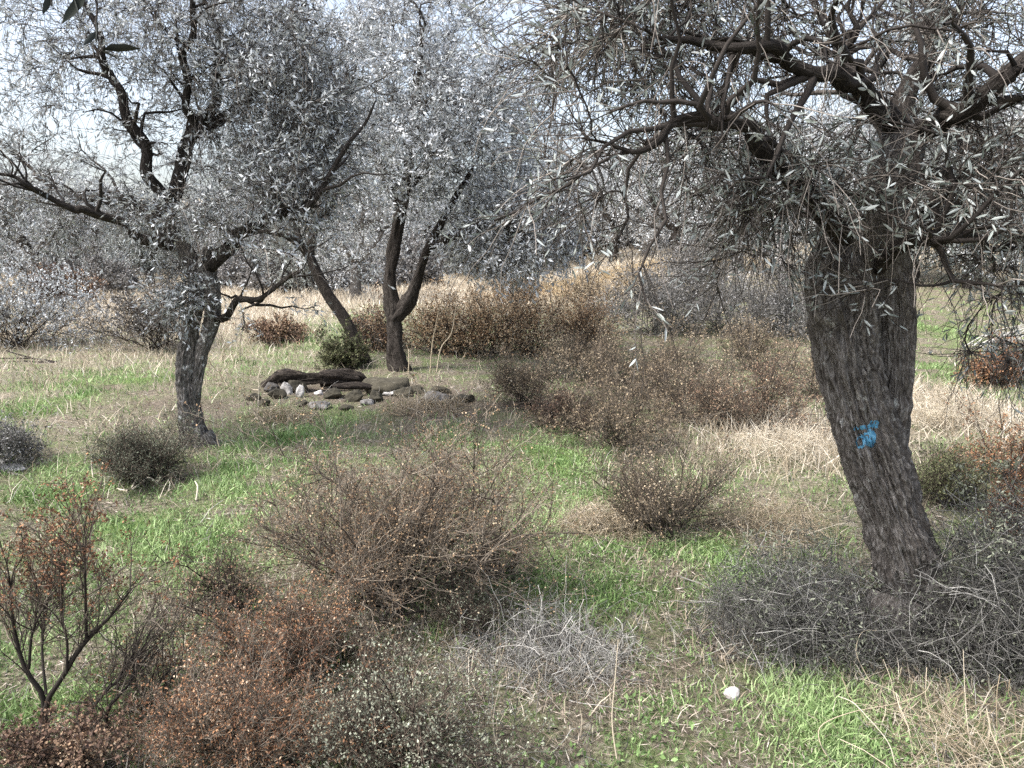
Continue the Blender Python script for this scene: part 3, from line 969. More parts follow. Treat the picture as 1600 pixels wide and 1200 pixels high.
FAR_SRC = [far_olive(1.1, LEAF_SILVER, BARK_PALE), far_olive(5.3, LEAF_OLIVE, BARK_DARK, 4.2, 2.0, .62), far_olive(9.9, LEAF_SILVER, BARK_DARK, 5.0, 2.5, .5, .35)]
FAR = [  # kind, px, py of the foot, scale, label
    (0, 555, 468, 1.05, 'far olive tree with thick pale trunk seen between the two middle trunks'),
    (1, 475, 458, .9, 'far small dark trunked olive left of the leaning middle trunk'),
    (1, 738, 436, 1.0, 'far olive just above the russet hedge, right of the forked middle trunk'),
    (0, 150, 440, 1.0, 'far silver olive behind the pale dry field at left'),
    (2, 60, 448, 1.1, 'far broad grey olive at the left edge behind the low silver bush'),
    (1, 235, 448, 1.0, 'far olive hidden behind the leaves of the left tree trunk'),
    (0, 390, 440, 1.05, 'far silver olive seen low between the left trunk and the leaning trunk'),
    (2, -60, 470, 1.1, 'large grey olive cut off by the left edge of the photo'),
    (2, 640, 432, 1.15, 'far grey olive glimpsed in the fork of the middle tree'),
    (0, 860, 425, 1.0, 'far silver olive above the russet hedge at the middle of the photo'),
    (2, 960, 408, 1.2, 'hazy grey olive behind the yellow grass crest'),
    (2, 1060, 412, 1.1, 'thin grey olive right of the yellow grass crest'),
    (0, 1150, 425, 1.0, 'far silver olive left of the bleached pale trunk'),
    (2, 1290, 440, 1.2, 'grey olive directly behind the near blue marked trunk'),
    (1, 1420, 440, 1.1, 'dark olive behind the near trunk on its right side'),
    (2, 1520, 450, 1.2, 'grey thin crowned olive far right above the dead branches'),
    (0, 1640, 480, 1.2, 'silver olive cut off by the right edge of the photo'),
    (0, 310, 432, .9, 'smallest far silver olive right behind the left tree fork'),
    (0, 20, 432, 1.25, 'farther silver olive in the gap left of the far broad grey olive'),
    (2, 110, 428, 1.3, 'farther grey olive behind the pale field, second from the left edge'),
    (0, 195, 426, 1.3, 'farther silver olive just left of the left tree trunk'),
    (2, 345, 424, 1.3, 'farther grey olive right of the left tree fork'),
    (0, 440, 424, 1.3, 'farther silver olive left of the small dark trunked olive'),
    (2, 515, 426, 1.3, 'farther grey olive left of the thick pale far trunk'),
    (0, 600, 424, 1.3, 'farther silver olive between the leaning trunk and the forked trunk'),
    (2, 690, 424, 1.3, 'farther grey olive right of the forked trunk'),
    (0, 790, 418, 1.3, 'farther silver olive above the left half of the russet hedge'),
    (2, 905, 404, 1.3, 'farther grey olive on the left end of the yellow grass crest'),
    (0, 1010, 402, 1.3, 'farther silver olive on the middle of the yellow grass crest'),
    (2, 1110, 404, 1.35, 'farther thin grey olive left of the bleached pale trunk'),
    (0, 1200, 410, 1.3, 'farther silver olive right behind the bleached pale trunk'),
    (2, 1360, 420, 1.3, 'farther grey olive hidden behind the near trunk'),
    (0, 1480, 418, 1.3, 'farther silver olive behind the small yellow bush'),
    (2, 1570, 424, 1.3, 'farther grey olive near the right edge of the photo'),
]
for i, (kd, px, py, s_, lab) in enumerate(FAR):
    p = G(px, py)
    src = FAR_SRC[kd]
    if src['label'] == '-':
        src['label'] = lab
        src.location = tuple(p)
        src.scale = (s_,) * 3
    else:
        copy_thing(src, lab, p, rng.uniform(0, 6.28), (s_, s_, s_ * rng.uniform(.92, 1.1)))


def build_hill_scrub():
    """the far wood over the hill reads as one mass"""
    g = Geo()
    n = 1500
    y = 48 + 190 * rng.random(n) ** 1.6
    x = rng.uniform(-1, 1, n) * (y * .85)
    z = H(x, y)
    for i in range(n):
        rad = rng.uniform(1.0, 2.4)
        m = int(130)
        v = rdir(m) * (rng.random((m, 1)) ** .35) * np.array([rad, rad, rad * .9])
        p = np.array([x[i], y[i], z[i] + rad * .8]) + v
        leaves(g, p, rdir(m), .55, .35, np.clip(rng.normal(.5, .25, m) + rng.normal(0, .12), 0, 1), up=.8)
    tag(link('distant_wood', g.mesh('distant_wood', LEAF_FAR)), 'distant grey scrub and olive wood covering the hill behind the grove', 'wood', kind='stuff')


build_hill_scrub()


# ------------------------------------------------------------------ shrubs
def dims(px, py, wpx, hpx):
    b = G(px, py)
    d = math.hypot(b[1], CAM_H - b[2]) * math.cos(PITCH * .2)
    kk = b[1] / FPX
    return b, wpx * kk, hpx * kk


def dome_shrub(wd, ht, n1=14, k2=6, k3=5, k4=0, heads=2, hl=.012, hw=.012, tint=.5, wander=.2, r=.006, tip=.6, twt=.45, along=True):
    """stems fan from the foot and fill a dome; returns branch and head geometry"""
    gb, gh = Geo(), Geo()
    ph0 = rng.uniform(0, 90)
    az = rng.uniform(0, 6.283, n1)
    el = np.arccos(rng.uniform(.12, 1, n1))
    d = np.stack([np.sin(el) * np.cos(az), np.sin(el) * np.sin(az), np.cos(el)], -1)
    ext = 1 / np.sqrt((d[:, 0] / (wd * .5)) ** 2 + (d[:, 1] / (wd * .5)) ** 2 + (d[:, 2] / ht) ** 2)
    s = rng.normal(size=(n1, 3)) * np.array([wd * .06, wd * .06, 0])
    P1 = curves(s, nrm(d + np.array([0, 0, .25])), ext * rng.uniform(.5, 1.08, n1) * (1 + .45 * noise3(np.cos(az) * 1.2 + ph0, np.sin(az) * 1.2, el * 1.1)), 7, wander, .03)
    tubes(gb, P1, np.linspace(r, r * .35, 7)[None] * np.ones((n1, 1)), 5, np.clip(rng.normal(twt - .15, .12, n1), 0, 1))
    lv = min((wd * .5 + ht) * .5, 1.1 * ht)
    s, d, _, t = spawn(P1, k2, .25, .98, .55, .3)
    P2 = curves(s, d, lv * rng.uniform(.22, .5, len(s)), 6, wander, .02)
    tubes(gb, P2, np.linspace(r * .5, r * .2, 6)[None] * np.ones((len(s), 1)), 3, np.clip(rng.normal(twt, .15, len(s)), 0, 1))
    s, d, _, t = spawn(P2, k3, .25, 1.0, .6, .3)
    P3 = curves(s, d, lv * rng.uniform(.10, .26, len(s)), 5, wander, .0)
    tubes(gb, P3, np.linspace(r * .25, r * .13, 5)[None] * np.ones((len(s), 1)), 3, np.clip(rng.normal(twt + .08, .18, len(s)), 0, 1))
    last = P3
    if k4:
        s, d, _, t = spawn(P3, k4, .3, 1.0, .7, .3)
        P4 = curves(s, d, lv * rng.uniform(.05, .13, len(s)), 4, wander, 0)
        tubes(gb, P4, np.linspace(r * .15, r * .1, 4)[None] * np.ones((len(s), 1)), 3, np.clip(rng.normal(twt + .12, .2, len(s)), 0, 1))
        last = P4
    if heads:
        s, d, _, t = spawn(last, heads, .35 if along else tip, 1.0, .9, .2)
        ll = .8 * hl * rng.uniform(.5, 1.6, len(s))
        zt = np.clip(s[:, 2] / ht, 0, 1)
        leaves(gh, s, d, ll, ll * (hw / hl) * rng.uniform(.7, 1.3, len(s)), np.clip(rng.normal(tint, .2, len(s)) + .28 * noise3(s[:, 0] * 3.3 / max(wd, .4) * 1.5 + ph0, s[:, 1] * 5 / max(wd, .4), s[:, 2] * 5 / max(wd, .4)), 0, 1), up=.3)
    # ground clearance
    for g in (gb, gh):
        for v in g.v:
            v[:, 2] = np.maximum(v[:, 2], -.03)
    return gb, gh


def tangle(wd, ht, n=700, L=.5, r=.0022, tint=.5):
    """heap of crossing dead thorny stems"""
    g = Geo()
    v = rdir(n) * (rng.random((n, 1)) ** .5)
    p = v * np.array([wd * .5, wd * .42, ht])
    p[:, 2] = np.abs(p[:, 2]) * .85
    d = rdir(n, .15)
    P = curves(p - d * L * .4, d, rng.uniform(.4, 1.2, n) * L, 7, .22, .08)
    P[:, :, 2] = np.maximum(P[:, :, 2], 0)
    tubes(g, P, np.linspace(1.2, .5, 7)[None] * r * rng.uniform(.6, 1.5, (n, 1)), 3, np.clip(rng.normal(tint, .25, n), 0, 1))
    s, d, _, _ = spawn(P, 5, .1, 1, 1.0, .1)
    Q = curves(s, d, rng.uniform(.04, .16, len(s)), 3, .2)
    tubes(g, Q, np.linspace(.6, .3, 3)[None] * r * np.ones((len(s), 1)), 3, np.clip(rng.normal(tint, .25, len(s)), 0, 1))
    return g


def shrub(name, label, px, py, wpx, hpx, twig, headmat, headname, group=None, **kw):
    b, wd, ht = dims(px, py, wpx, hpx)
    root = thing(name, label, 'shrub', b, group)
    gb, gh = dome_shrub(wd, ht, **kw)
    link('branches', gb.mesh('branches', twig), root)
    if gh.n:
        link(headname, gh.mesh(headname, headmat), root)
    return root


# foreground
shrub('dry_shrub', 'large rounded brown dry shrub in the middle foreground', 600, 938, 590, 295, TWIG_BROWN, HEAD_ORANGE, 'seed_heads', n1=46, k2=9, k3=7, k4=3, heads=3, hl=.012, hw=.009, tint=.58, twt=.55, r=.008)
shrub('dry_shrub', 'small dark twiggy fan shaped shrub against the left flank of the large brown shrub', 368, 955, 170, 200, TWIG_DARK, HEAD_BROWN, 'seed_heads', n1=16, k2=7, k3=6, k4=2, heads=1, hl=.014, hw=.011, tint=.45, r=.006, twt=.3)
shrub('rust_shrub', 'low rust red dry shrub at the bottom left foreground', 370, 1200, 360, 200, TWIG_BROWN, HEAD_RUST, 'leaves', n1=44, k2=9, k3=7, k4=3, heads=3, hl=.012, hw=.006, tint=.52, r=.005, twt=.55)
shrub('sage_shrub', 'grey green small leaved shrub at the bottom edge right of the rust red shrub', 640, 1190, 340, 230, TWIG_DARK, LEAF_SAGE, 'leaves', n1=28, k2=9, k3=7, k4=3, heads=2, hl=.014, hw=.007, tint=.66, twt=.55, r=.005)
shrub('dry_shrub', 'upright fan of brown twigs standing alone on green grass right of centre', 1040, 832, 240, 190, TWIG_BROWN, HEAD_TAN, 'seed_heads', n1=40, k2=7, k3=6, k4=3, heads=1, hl=.016, hw=.012, tint=.5, r=.006, wander=.12)
shrub('grey_shrub', 'low grey flat topped shrub spreading left of the left tree foot', 225, 752, 300, 72, TWIG_BROWN, LEAF_SAGE, 'leaves', n1=64, k2=9, k3=7, k4=2, heads=2, hl=.02, hw=.009, tint=.36, r=.006)
shrub('dark_shrub', 'low brown litter shrub under the bare forked shrub at bottom left', 90, 1230, 340, 110, TWIG_DARK, HEAD_BROWN, 'leaves', n1=26, k2=8, k3=6, k4=2, heads=3, hl=.015, hw=.012, tint=.4, r=.005)
shrub('sage_shrub', 'sparse grey green shrub right of the large brown shrub base', 740, 985, 210, 110, TWIG_DARK, LEAF_SAGE, 'leaves', n1=20, k2=7, k3=6, k4=2, heads=1, hl=.014, hw=.008, tint=.4, r=.005)
shrub('rust_shrub', 'rust brown dry shrub between the large brown shrub and the low rust red shrub', 470, 1055, 300, 150, TWIG_BROWN, HEAD_RUST, 'leaves', n1=34, k2=9, k3=7, k4=2, heads=2, hl=.014, hw=.009, tint=.55, r=.005, twt=.5)
shrub('dry_shrub', 'thin brown twiggy shrub right of the bare forked shrub', 235, 1110, 210, 210, TWIG_BROWN, HEAD_RUST, 'seed_heads', n1=16, k2=7, k3=6, k4=2, heads=1, hl=.013, hw=.010, tint=.5, r=.004, twt=.5)
shrub('dry_shrub', 'low brown twiggy shrub on the right flank of the large brown shrub', 790, 900, 150, 90, TWIG_BROWN, HEAD_BROWN, 'seed_heads', n1=16, k2=7, k3=6, k4=2, heads=1, hl=.013, hw=.009, tint=.5, r=.005)
# middle ground
MID = [
    ('tan topped brown shrub, broadest of the middle mass', 960, 694, 240, 165, HEAD_TAN, .45), ('brown shrub left of the near leaning trunk', 1190, 676, 240, 160, HEAD_BROWN, .5),
    ('small tan shrub right of the pale hollow stone', 815, 636, 190, 105, HEAD_TAN, .5), ('tan shrub behind the broadest middle shrub', 1070, 616, 240, 125, HEAD_TAN, .5),
    ('tan shrub filling the gap between the broadest middle shrub and the trunk', 1085, 662, 210, 120, HEAD_TAN, .5), ('brown tan shrub behind the broadest middle shrub on its left', 990, 622, 200, 105, HEAD_TAN, .5),
    ('pale tan shrub below the dark part of the hedge', 905, 596, 200, 95, HEAD_TAN, .6), ('brown shrub close behind the near trunk on its left', 1270, 622, 170, 120, HEAD_TAN, .5),
    ('low shrub at the left foot of the broadest middle shrub', 880, 668, 130, 90, HEAD_BROWN, .4), ('tan grey shrub under the bleached pale trunk', 1180, 578, 210, 90, HEAD_TAN, .6),
]
for lab, px, py, wp, hp, hm, tn in MID:
    shrub('dry_shrub', lab, px, py, wp, hp * .8, TWIG_BROWN, hm, 'seed_heads', 'dry shrubs massed in the middle ground', n1=26, k2=8, k3=6, k4=3, heads=2, hl=.024, hw=.013, tint=tn - .06, r=.007)
HEDGE = [
    ('russet topped hedge shrub next to the forked middle trunk', 690, 552, 120, 115), ('second russet hedge shrub from the forked trunk', 760, 555, 140, 120),
    ('russet hedge shrub at the middle of the hedge', 830, 552, 140, 115), ('right end of the russet hedge, darkest at its foot', 905, 545, 140, 105),
    ('tan shrub behind the russet hedge below the yellow grass crest', 930, 490, 150, 70), ('low back row hedge shrub left of the yellow grass', 800, 490, 160, 60),
]
for lab, px, py, wp, hp in HEDGE:
    shrub('dry_shrub', lab, px, py, wp, hp, TWIG_DARK, HEAD_TAN if 'tan' in lab else HEAD_ORANGE, 'seed_heads', 'russet hedge of dry shrubs behind the stones', n1=30, k2=8, k3=6, k4=2, heads=4, hl=.035, hw=.022, tint=.68, r=.009, tip=.8, along=False)
OTH = [
    ('grey_shrub', 'dark grey shrub under the left tree right of the pale field', 245, 545, 150, 130, LEAF_GREY, .4, TWIG_DARK),
    ('silver_bush', 'low silver leaved olive bush at the left edge', 35, 540, 200, 220, LEAF_SILVER, .45, TWIG_DARK),
    ('dry_shrub', 'purple brown dead brush at the left edge below the fallen sticks', 5, 730, 100, 150, LEAF_GREY, .4, TWIG_GREY),
    ('rust_shrub', 'rust red shrub at the right edge beside the near trunk', 1575, 750, 150, 170, HEAD_RUST, .5, TWIG_DARK),
    ('dark_shrub', 'dark olive brown shrub just right of the near trunk', 1475, 790, 130, 120, LEAF_GREEN, .5, TWIG_DARK),
    ('dry_shrub', 'low purple brown brush beneath the side branch of the left tree', 430, 535, 140, 34, HEAD_BROWN, .45, TWIG_DARK),
    ('green_shrub', 'dull green low shrub at the foot of the leaning trunk', 535, 572, 90, 52, LEAF_GREEN, .35, TWIG_DARK),
    ('grey_shrub', 'grey brown brush between the leaning trunk and the forked trunk', 590, 545, 80, 90, HEAD_BROWN, .5, TWIG_GREY),
    ('grey_shrub', 'dark grey thicket above the tan shrubs right of the hedge', 1020, 525, 170, 150, LEAF_GREY, .35, TWIG_GREY),
    ('grey_shrub', 'grey thicket at the foot of the bleached pale trunk', 1140, 520, 170, 160, LEAF_GREY, .4, TWIG_GREY),
    ('grey_shrub', 'grey bare twigged thicket between the bleached trunk and the near trunk', 1235, 525, 150, 150, LEAF_GREY, .35, TWIG_GREY),
    ('grey_shrub', 'grey bare twigged thicket rising right of the golden grass', 1080, 470, 170, 130, LEAF_GREY, .4, TWIG_GREY),
    ('rust_shrub', 'rust brown shrub behind the dead branches at right', 1560, 600, 130, 70, HEAD_RUST, .5, TWIG_DARK),
    ('dry_shrub', 'brown shrub cut by the right edge above the grey thorns', 1590, 830, 120, 90, HEAD_RUST, .45, TWIG_DARK),
    ('grey_shrub', 'faint grey shrub in the pale field left of the dark grey shrub', 110, 470, 90, 40, HEAD_BROWN, .4, TWIG_DARK),
    ('yellow_bush', 'small yellow leaved bush glimpsed between branches right of the near trunk', 1487, 392, 60, 60, LEAF_YELLOW, .7, TWIG_DARK),
]
for nm, lab, px, py, wp, hp, hm, tn, tw in OTH:
    b = G(px, py)
    q = b[1] / 10
    shrub(nm, lab, px, py, wp, hp, tw, hm, 'leaves', n1=30, k2=8, k3=6, k4=2, heads=7 if 'silver' in nm else 3, hl=.03 * max(q, .5), hw=.016 * max(q, .5), tint=tn, r=.007 * max(q, .6))


row = None
for lab, px, py, sc_ in (('low grey scrub bush in the pale field, nearest the left edge', 95, 452, 1.0), ('low grey scrub bush in the pale field just left of the left trunk', 180, 456, 1.1),
                         ('low grey scrub bush in the far field right of the left trunk', 360, 452, 1.1), ('low grey scrub bush in the far field left of the leaning trunk', 428, 456, 1.0),
                         ('low grey scrub bush in the far field right of the leaning trunk', 512, 454, 1.1), ('low grey scrub bush in the far field left of the forked trunk', 585, 450, 1.1),
                         ('low grey scrub bush in the far field seen through the fork', 655, 446, 1.2)):
    if row is None:
        row = shrub('scrub_bush', lab, px, py, 95, 46, TWIG_GREY, LEAF_GREY, 'leaves', 'low grey scrub bushes along the far field', n1=30, k2=8, k3=6, k4=2, heads=5, hl=.11, hw=.06, tint=.5, r=.014)
    else:
        copy_thing(row, lab, G(px, py), rng.uniform(0, 6.28), (sc_ * rng.uniform(.9, 1.3), sc_, sc_ * rng.uniform(.8, 1.2)))


def thicket(name, label, px, py, wpx, hpx, mat, n, L, r, tint, leaf=0):
    b, wd, ht = dims(px, py, wpx, hpx)
    root = thing(name, label, 'dead brush', b)
    link('stems', tangle(wd, ht, n, L, r, tint).mesh('stems', mat), root)
    if leaf:
        g = Geo()
        v = rdir(leaf) * (rng.random((leaf, 1)) ** .4) * np.array([wd * .52, wd * .42, ht])
        v[:, 2] = np.abs(v[:, 2])
        v += .12 * np.stack([noise3(v[:, 0] * 4, v[:, 1] * 4, v[:, 2] * 4 + q) for q in (0, 7, 13)], -1)
        v[:, 2] = np.maximum(v[:, 2], .01)
        cl = noise3(v[:, 0] * 5, v[:, 1] * 5, v[:, 2] * 5)
        ok = cl > -.15
        ll = rng.uniform(.012, .03, ok.sum())
        leaves(g, v[ok], rdir(int(ok.sum()), .5), ll, ll * .35, np.clip(rng.normal(.42, .2, ok.sum()) + .3 * cl[ok], 0, 1))
        link('leaves', g.mesh('leaves', LEAF_SAGE), root)


thicket('thorn_thicket', 'dark grey tangle of thorny dead stems left of the near trunk foot', 1240, 1000, 330, 190, TWIG_GREY, 1000, .42, .0017, .45, 6000)
thicket('thorn_thicket', 'tall grey tangle of thorny dead stems right of the near trunk', 1550, 1040, 270, 390, TWIG_GREY, 1300, .45, .0018, .45, 9000)
thicket('thorn_thicket', 'low dark thorny brush growing right in front of the near trunk foot', 1420, 1030, 190, 150, TWIG_GREY, 420, .4, .0017, .45, 3500)
thicket('brush_heap', 'pale dry brush heap lying on the bare soil at the lower middle', 850, 1030, 340, 60, TWIG_GREY, 480, .45, .0016, .66)
thicket('brush_heap', 'brown dead weeds lying over the right end of the stone row', 665, 640, 150, 24, TWIG_STRAW, 260, .35, .003, .4)
thicket('brush_heap', 'thin pale weeds lying before the left end of the stone row', 440, 655, 130, 18, TWIG_STRAW, 200, .35, .003, .5)
thicket('brush_heap', 'pale whitish dead weeds left of the near trunk below the tan shrubs', 1230, 715, 200, 60, TWIG_STRAW, 420, .4, .002, .8)
thicket('brush_heap', 'pale straw brush behind the near trunk on its right', 1490, 670, 170, 80, TWIG_STRAW, 500, .45, .0025, .75)
thicket('brush_heap', 'grey brown dead weeds on the slope right of the fan shaped twigs', 1200, 830, 260, 60, TWIG_STRAW, 420, .35, .0017, .45)
thicket('brush_heap', 'low grey brown weeds left of the fan shaped twigs', 940, 830, 150, 45, TWIG_STRAW, 360, .3, .002, .5)
thicket('brush_heap', 'straw coloured dead bramble covering the bottom right corner', 1500, 1190, 400, 90, TWIG_STRAW, 170, .5, .0016, .5)

# the bare forked shrub at bottom left with hand laid stems
b = G(75, 1160)
YS = float(b[1])
k = YS / FPX
root = thing('bare_shrub', 'bare black stemmed forked shrub with russet seed heads at the left foreground', 'shrub', b)
st = [
    (pl(YS, (76, 1165), (72, 1115), (70, 1088), (45, 1045), (28, 1005), (20, 950), (14, 900)), (7, 6, 5.5, 4.5, 4, 3, 2)),
    (pl(YS, (72, 1110), (76, 1085), (105, 1050), (122, 1020), (135, 996), (170, 965), (205, 920)), (6, 5.5, 5, 5, 5, 3, 2)),
    (pl(YS, (104, 1150), (135, 1115), (165, 1080, .05), (195, 1050, .1), (215, 1000, .1)), (4, 3.5, 3, 2.5, 2)),
    (pl(YS, (150, 1170), (172, 1155), (167, 1110), (200, 1065, .05), (215, 1020, .1)), (4, 4, 3.5, 2.5, 2)),
    (pl(YS, (140, 1190), (190, 1155), (240, 1100, .1), (285, 1030, .15)), (5, 4, 3, 2)),
    (pl(YS, (72, 1085), (68, 1020, .1), (72, 960, .15), (80, 900, .2)), (3, 2.5, 2, 1.5)),
    (pl(YS, (135, 996), (128, 950, -.05), (135, 900, -.1), (130, 860, -.1)), (3.5, 3, 2, 1.5)),
    (pl(YS, (45, 1045), (46, 1000), (60, 970), (75, 940)), (3, 2.5, 2, 1.5)),
    (pl(YS, (104, 1052), (105, 1000), (95, 950), (100, 890)), (3, 2.5, 2, 1.5)),
]
gb, gh = Geo(), Geo()
SP = []
for p, rd in st:
    q = catmull(wob(p, .008), 12)
    tubes(gb, q[None], np.interp(np.linspace(0, 1, 12), np.linspace(0, 1, len(rd)), rd)[None] * k * .85, 7, .15)
    SP.append(q)
SP = np.array(SP)
s, d, _, _ = spawn(SP, 22, .35, 1, .5, .5)
P2 = curves(s, d, rng.uniform(.15, .42, len(s)), 6, .16)
tubes(gb, P2, np.linspace(.0032, .0014, 6)[None] * np.ones((len(s), 1)), 4, np.clip(rng.normal(.55, .15, len(s)), 0, 1))
s, d, _, _ = spawn(P2, 6, .3, 1, .5, .4)
P3 = curves(s, d, rng.uniform(.06, .2, len(s)), 5, .16)
tubes(gb, P3, np.linspace(.0015, .0008, 5)[None] * np.ones((len(s), 1)), 3, np.clip(rng.normal(.5, .2, len(s)), 0, 1))
s, d, _, _ = spawn(P3, 2, .6, 1, .9, .3)
ok = rng.random(len(s)) < sstep(.5, .95, (s[:, 2] - b[2]))
s, d = s[ok], d[ok]
for _ in range(4):
    ll = rng.uniform(.008, .018, len(s))
    leaves(gh, s + rng.normal(size=s.shape) * .006, rdir(len(s), .3), ll * .85, ll * .62, np.clip(rng.normal(.4, .2, len(s)), 0, 1))
link('branches', gb.mesh('branches', TWIG_BROWN, b), root)
link('seed_heads', gh.mesh('seed_heads', HEAD_RUST, b), root)


# ------------------------------------------------------------------ brambles, stalks and sticks
def canes(name, label, cat, lines, mat, part, rad=.0028, tint=.8):
    """each line a list of (px, py, height above the ground seen there ignored) at a shared distance"""
    p0 = lines[0][0]
    b = G(p0[0], p0[1])
    root = thing(name, label, cat, b)
    g = Geo()
    for ln in lines:
        Y = float(G(ln[0][0], ln[0][1])[1])
        q = catmull(wob([U(p[0], p[1], Y + .04 * i) for i, p in enumerate(ln)], .006), 24)
        q[:, 2] = np.maximum(q[:, 2], H(q[:, 0], q[:, 1]) + .004)
        g = Geo()
        tubes(g, q[None], (np.linspace(1.15, .6, 24) * rad)[None], 5, np.clip(tint + rng.normal(0, .1, 1), 0, 1))
        link(part, g.mesh(part, mat, b), root)
    return root


canes('dry_bramble', 'long arching straw coloured bramble canes at the bottom right', 'bramble',
      [[(1300, 1195), (1280, 1160), (1285, 1130), (1330, 1110), (1400, 1100), (1440, 1085), (1455, 1065)],
       [(1400, 1200), (1385, 1160), (1355, 1115), (1330, 1095), (1310, 1088)],
       [(1500, 1140), (1460, 1122), (1420, 1122), (1390, 1140), (1355, 1162)],
       [(1525, 1195), (1512, 1140), (1508, 1080), (1505, 1015)],
       [(1420, 1140), (1405, 1110), (1398, 1080), (1345, 1060)]], TWIG_STRAW, 'cane', .0023, .75)
canes('dry_bramble', 'thin straw bramble stems crossing in front of the dark thorn tangle', 'bramble',
      [[(1370, 1080), (1355, 1050), (1340, 1020), (1350, 990), (1370, 985)], [(1325, 1035), (1320, 1000), (1312, 965)], [(1300, 1010), (1340, 975), (1350, 958), (1310, 945)],
       [(1400, 1100), (1390, 1060), (1380, 1030)], [(1385, 1010), (1380, 960), (1382, 920)], [(1345, 980), (1345, 900), (1345, 840)]], TWIG_STRAW, 'cane', .0024, .65)
canes('dry_stalk', 'single tall pale straw stalk standing at the bottom middle', 'stalk', [[(965, 1196), (958, 1130), (960, 1070), (966, 1000)]], TWIG_STRAW, 'stem', .003, .8)
canes('dry_stalk', 'short pale straw stalk at the bottom edge left of the tall single stalk', 'stalk', [[(785, 1196), (776, 1130), (782, 1065)]], TWIG_STRAW, 'stem', .0026, .75)
canes('dry_weed', 'bleached broken weed stem standing before the low grey flat topped shrub', 'dead weed',
      [[(205, 765), (214, 750), (212, 732), (216, 714)], [(206, 766), (222, 752), (234, 746), (262, 772)], [(200, 768), (190, 772), (182, 770)], [(213, 735), (220, 726), (218, 716)]], TWIG_STRAW, 'stem', .010, .95)
canes('dry_weed', 'thin bleached weed stem left of the broken weed stem', 'dead weed', [[(146, 748), (146, 730), (143, 715)]], TWIG_STRAW, 'stem', .009, .85)
canes('dry_weed', 'short bleached weed stem right of the broken weed stem', 'dead weed', [[(306, 785), (308, 765), (305, 752)]], TWIG_STRAW, 'stem', .009, .8)
canes('dry_weed', 'pale dry forked stalk standing in front of the left end of the stones', 'dead weed', [[(402, 655), (404, 630), (405, 598)], [(404, 610), (392, 609)]], TWIG_STRAW, 'stem', .008, .85)
canes('fallen_branch', 'dark fallen branch with parallel twigs at the left edge', 'branch',
      [[(88, 566), (50, 560), (-10, 560)], [(86, 566), (40, 572), (-10, 568)], [(84, 567), (60, 576), (40, 580)], [(70, 566), (30, 566), (-10, 575)], [(60, 562), (30, 554), (10, 548)]], TWIG_DARK, 'stick', .018, .25)
canes('bare_sapling', 'thin bare pale stemmed sapling in front of the russet hedge', 'sapling',
      [[(672, 582), (675, 540), (682, 500), (690, 470)], [(676, 545), (700, 515), (715, 495)], [(682, 582), (690, 545), (705, 520), (712, 480)], [(638, 586), (639, 560), (638, 545)]], TWIG_STRAW, 'stem', .010, .55)
canes('grey_branch', 'pale grey fallen branch arching over the weeds left of the near trunk', 'branch',
      [[(1110, 665), (1125, 645), (1140, 625), (1175, 608), (1220, 605)], [(1125, 645), (1135, 640), (1160, 640)]], TWIG_GREY, 'stick', .007, .9)
# dead branch heap at right
canes('dead_branch_heap', 'heap of pale dead branches lying at the far right behind the near trunk', 'branches',
      [[(1520 + rng.uniform(-20, 60), 545 + rng.uniform(-12, 12)), (1560 + rng.uniform(-20, 20), 530 + rng.uniform(-14, 14)), (1600 + rng.uniform(-20, 30), 520 + rng.uniform(-20, 20))] for _ in range(26)], TWIG_GREY, 'stick', .014, .75)


# bleached pale trunk behind
b = G(1226, 508)
kk = b[1] / FPX
root = thing('bare_tree', 'slim bleached white bare trunk standing left of the near olive', 'tree', b)
g = Geo()
P, rr = thick(g, pl(b[1], (1226, 515), (1224, 460), (1222, 420), (1218, 385), (1214, 330), (1205, 270)), [kk * q for q in (9, 7, 6, 5, 4, 2)], sides=16, rows=60, seed=4)
link('trunk', g.mesh('trunk', BARK_BLEACH, b, smooth=True), root)
g = Geo()
s, d, _, _ = spawn(P[None, 20:], 16, 0, 1, .7, .5)
Q = curves(s, d, rng.uniform(.5, 1.4, len(s)), 6, .15)
tubes(g, Q, np.linspace(.014, .005, 6)[None] * np.ones((len(s), 1)), 4, .8)
link('branches', g.mesh('branches', TWIG_GREY, b), root)


# ------------------------------------------------------------------ stones and the charred log
def stone(name, label, px, py, wpx, hpx, mat, group=None, depth=.8, seed=0, tint=.5, sink=.25):
    b, wd, ht = dims(px, py, wpx, hpx * (.8 if group else 1))
    n, m = 56, 34
    th = np.linspace(0, 2 * math.pi, n, endpoint=False)[None, :]
    ph = np.linspace(0.001, math.pi - .001, m)[:, None]
    x, y, z = np.sin(ph) * np.cos(th), np.sin(ph) * np.sin(th), np.cos(ph) * np.ones_like(th)
    q = np.stack([x, y, z], -1)
    rs = np.random.default_rng(100 + seed)
    pn = nrm(rs.normal(size=(15, 3)))
    pd = rs.uniform(.62, 1.0, 15)
    dt = np.maximum(q @ pn.T, 1e-3)
    q = q * np.minimum(np.min(pd / dt, axis=-1), 1.15)[..., None]
    r_ = 1 + .16 * noise3(x * 1.4 + seed, y * 1.4, z * 1.4) + .06 * noise3(x * 3.3 + seed, y * 3.3, z * 3.3) + .06 * noise3(x * 8 + seed, y * 8, z * 8)
    V = q * r_[..., None] * np.array([wd * .46, wd * .46 * depth, ht * .62])
    V[..., 2] += ht * (.56 - sink)
    idx = np.arange(n * m).reshape(m, n)
    F = np.stack([idx[:-1], idx[1:], np.roll(idx[1:], -1, 1), np.roll(idx[:-1], -1, 1)], -1).reshape(-1, 4)
    o = link(name, Geo().add(V, F, tint).mesh(name, mat, smooth=True), None, tuple(b))
    return tag(o, label, 'stone', group)


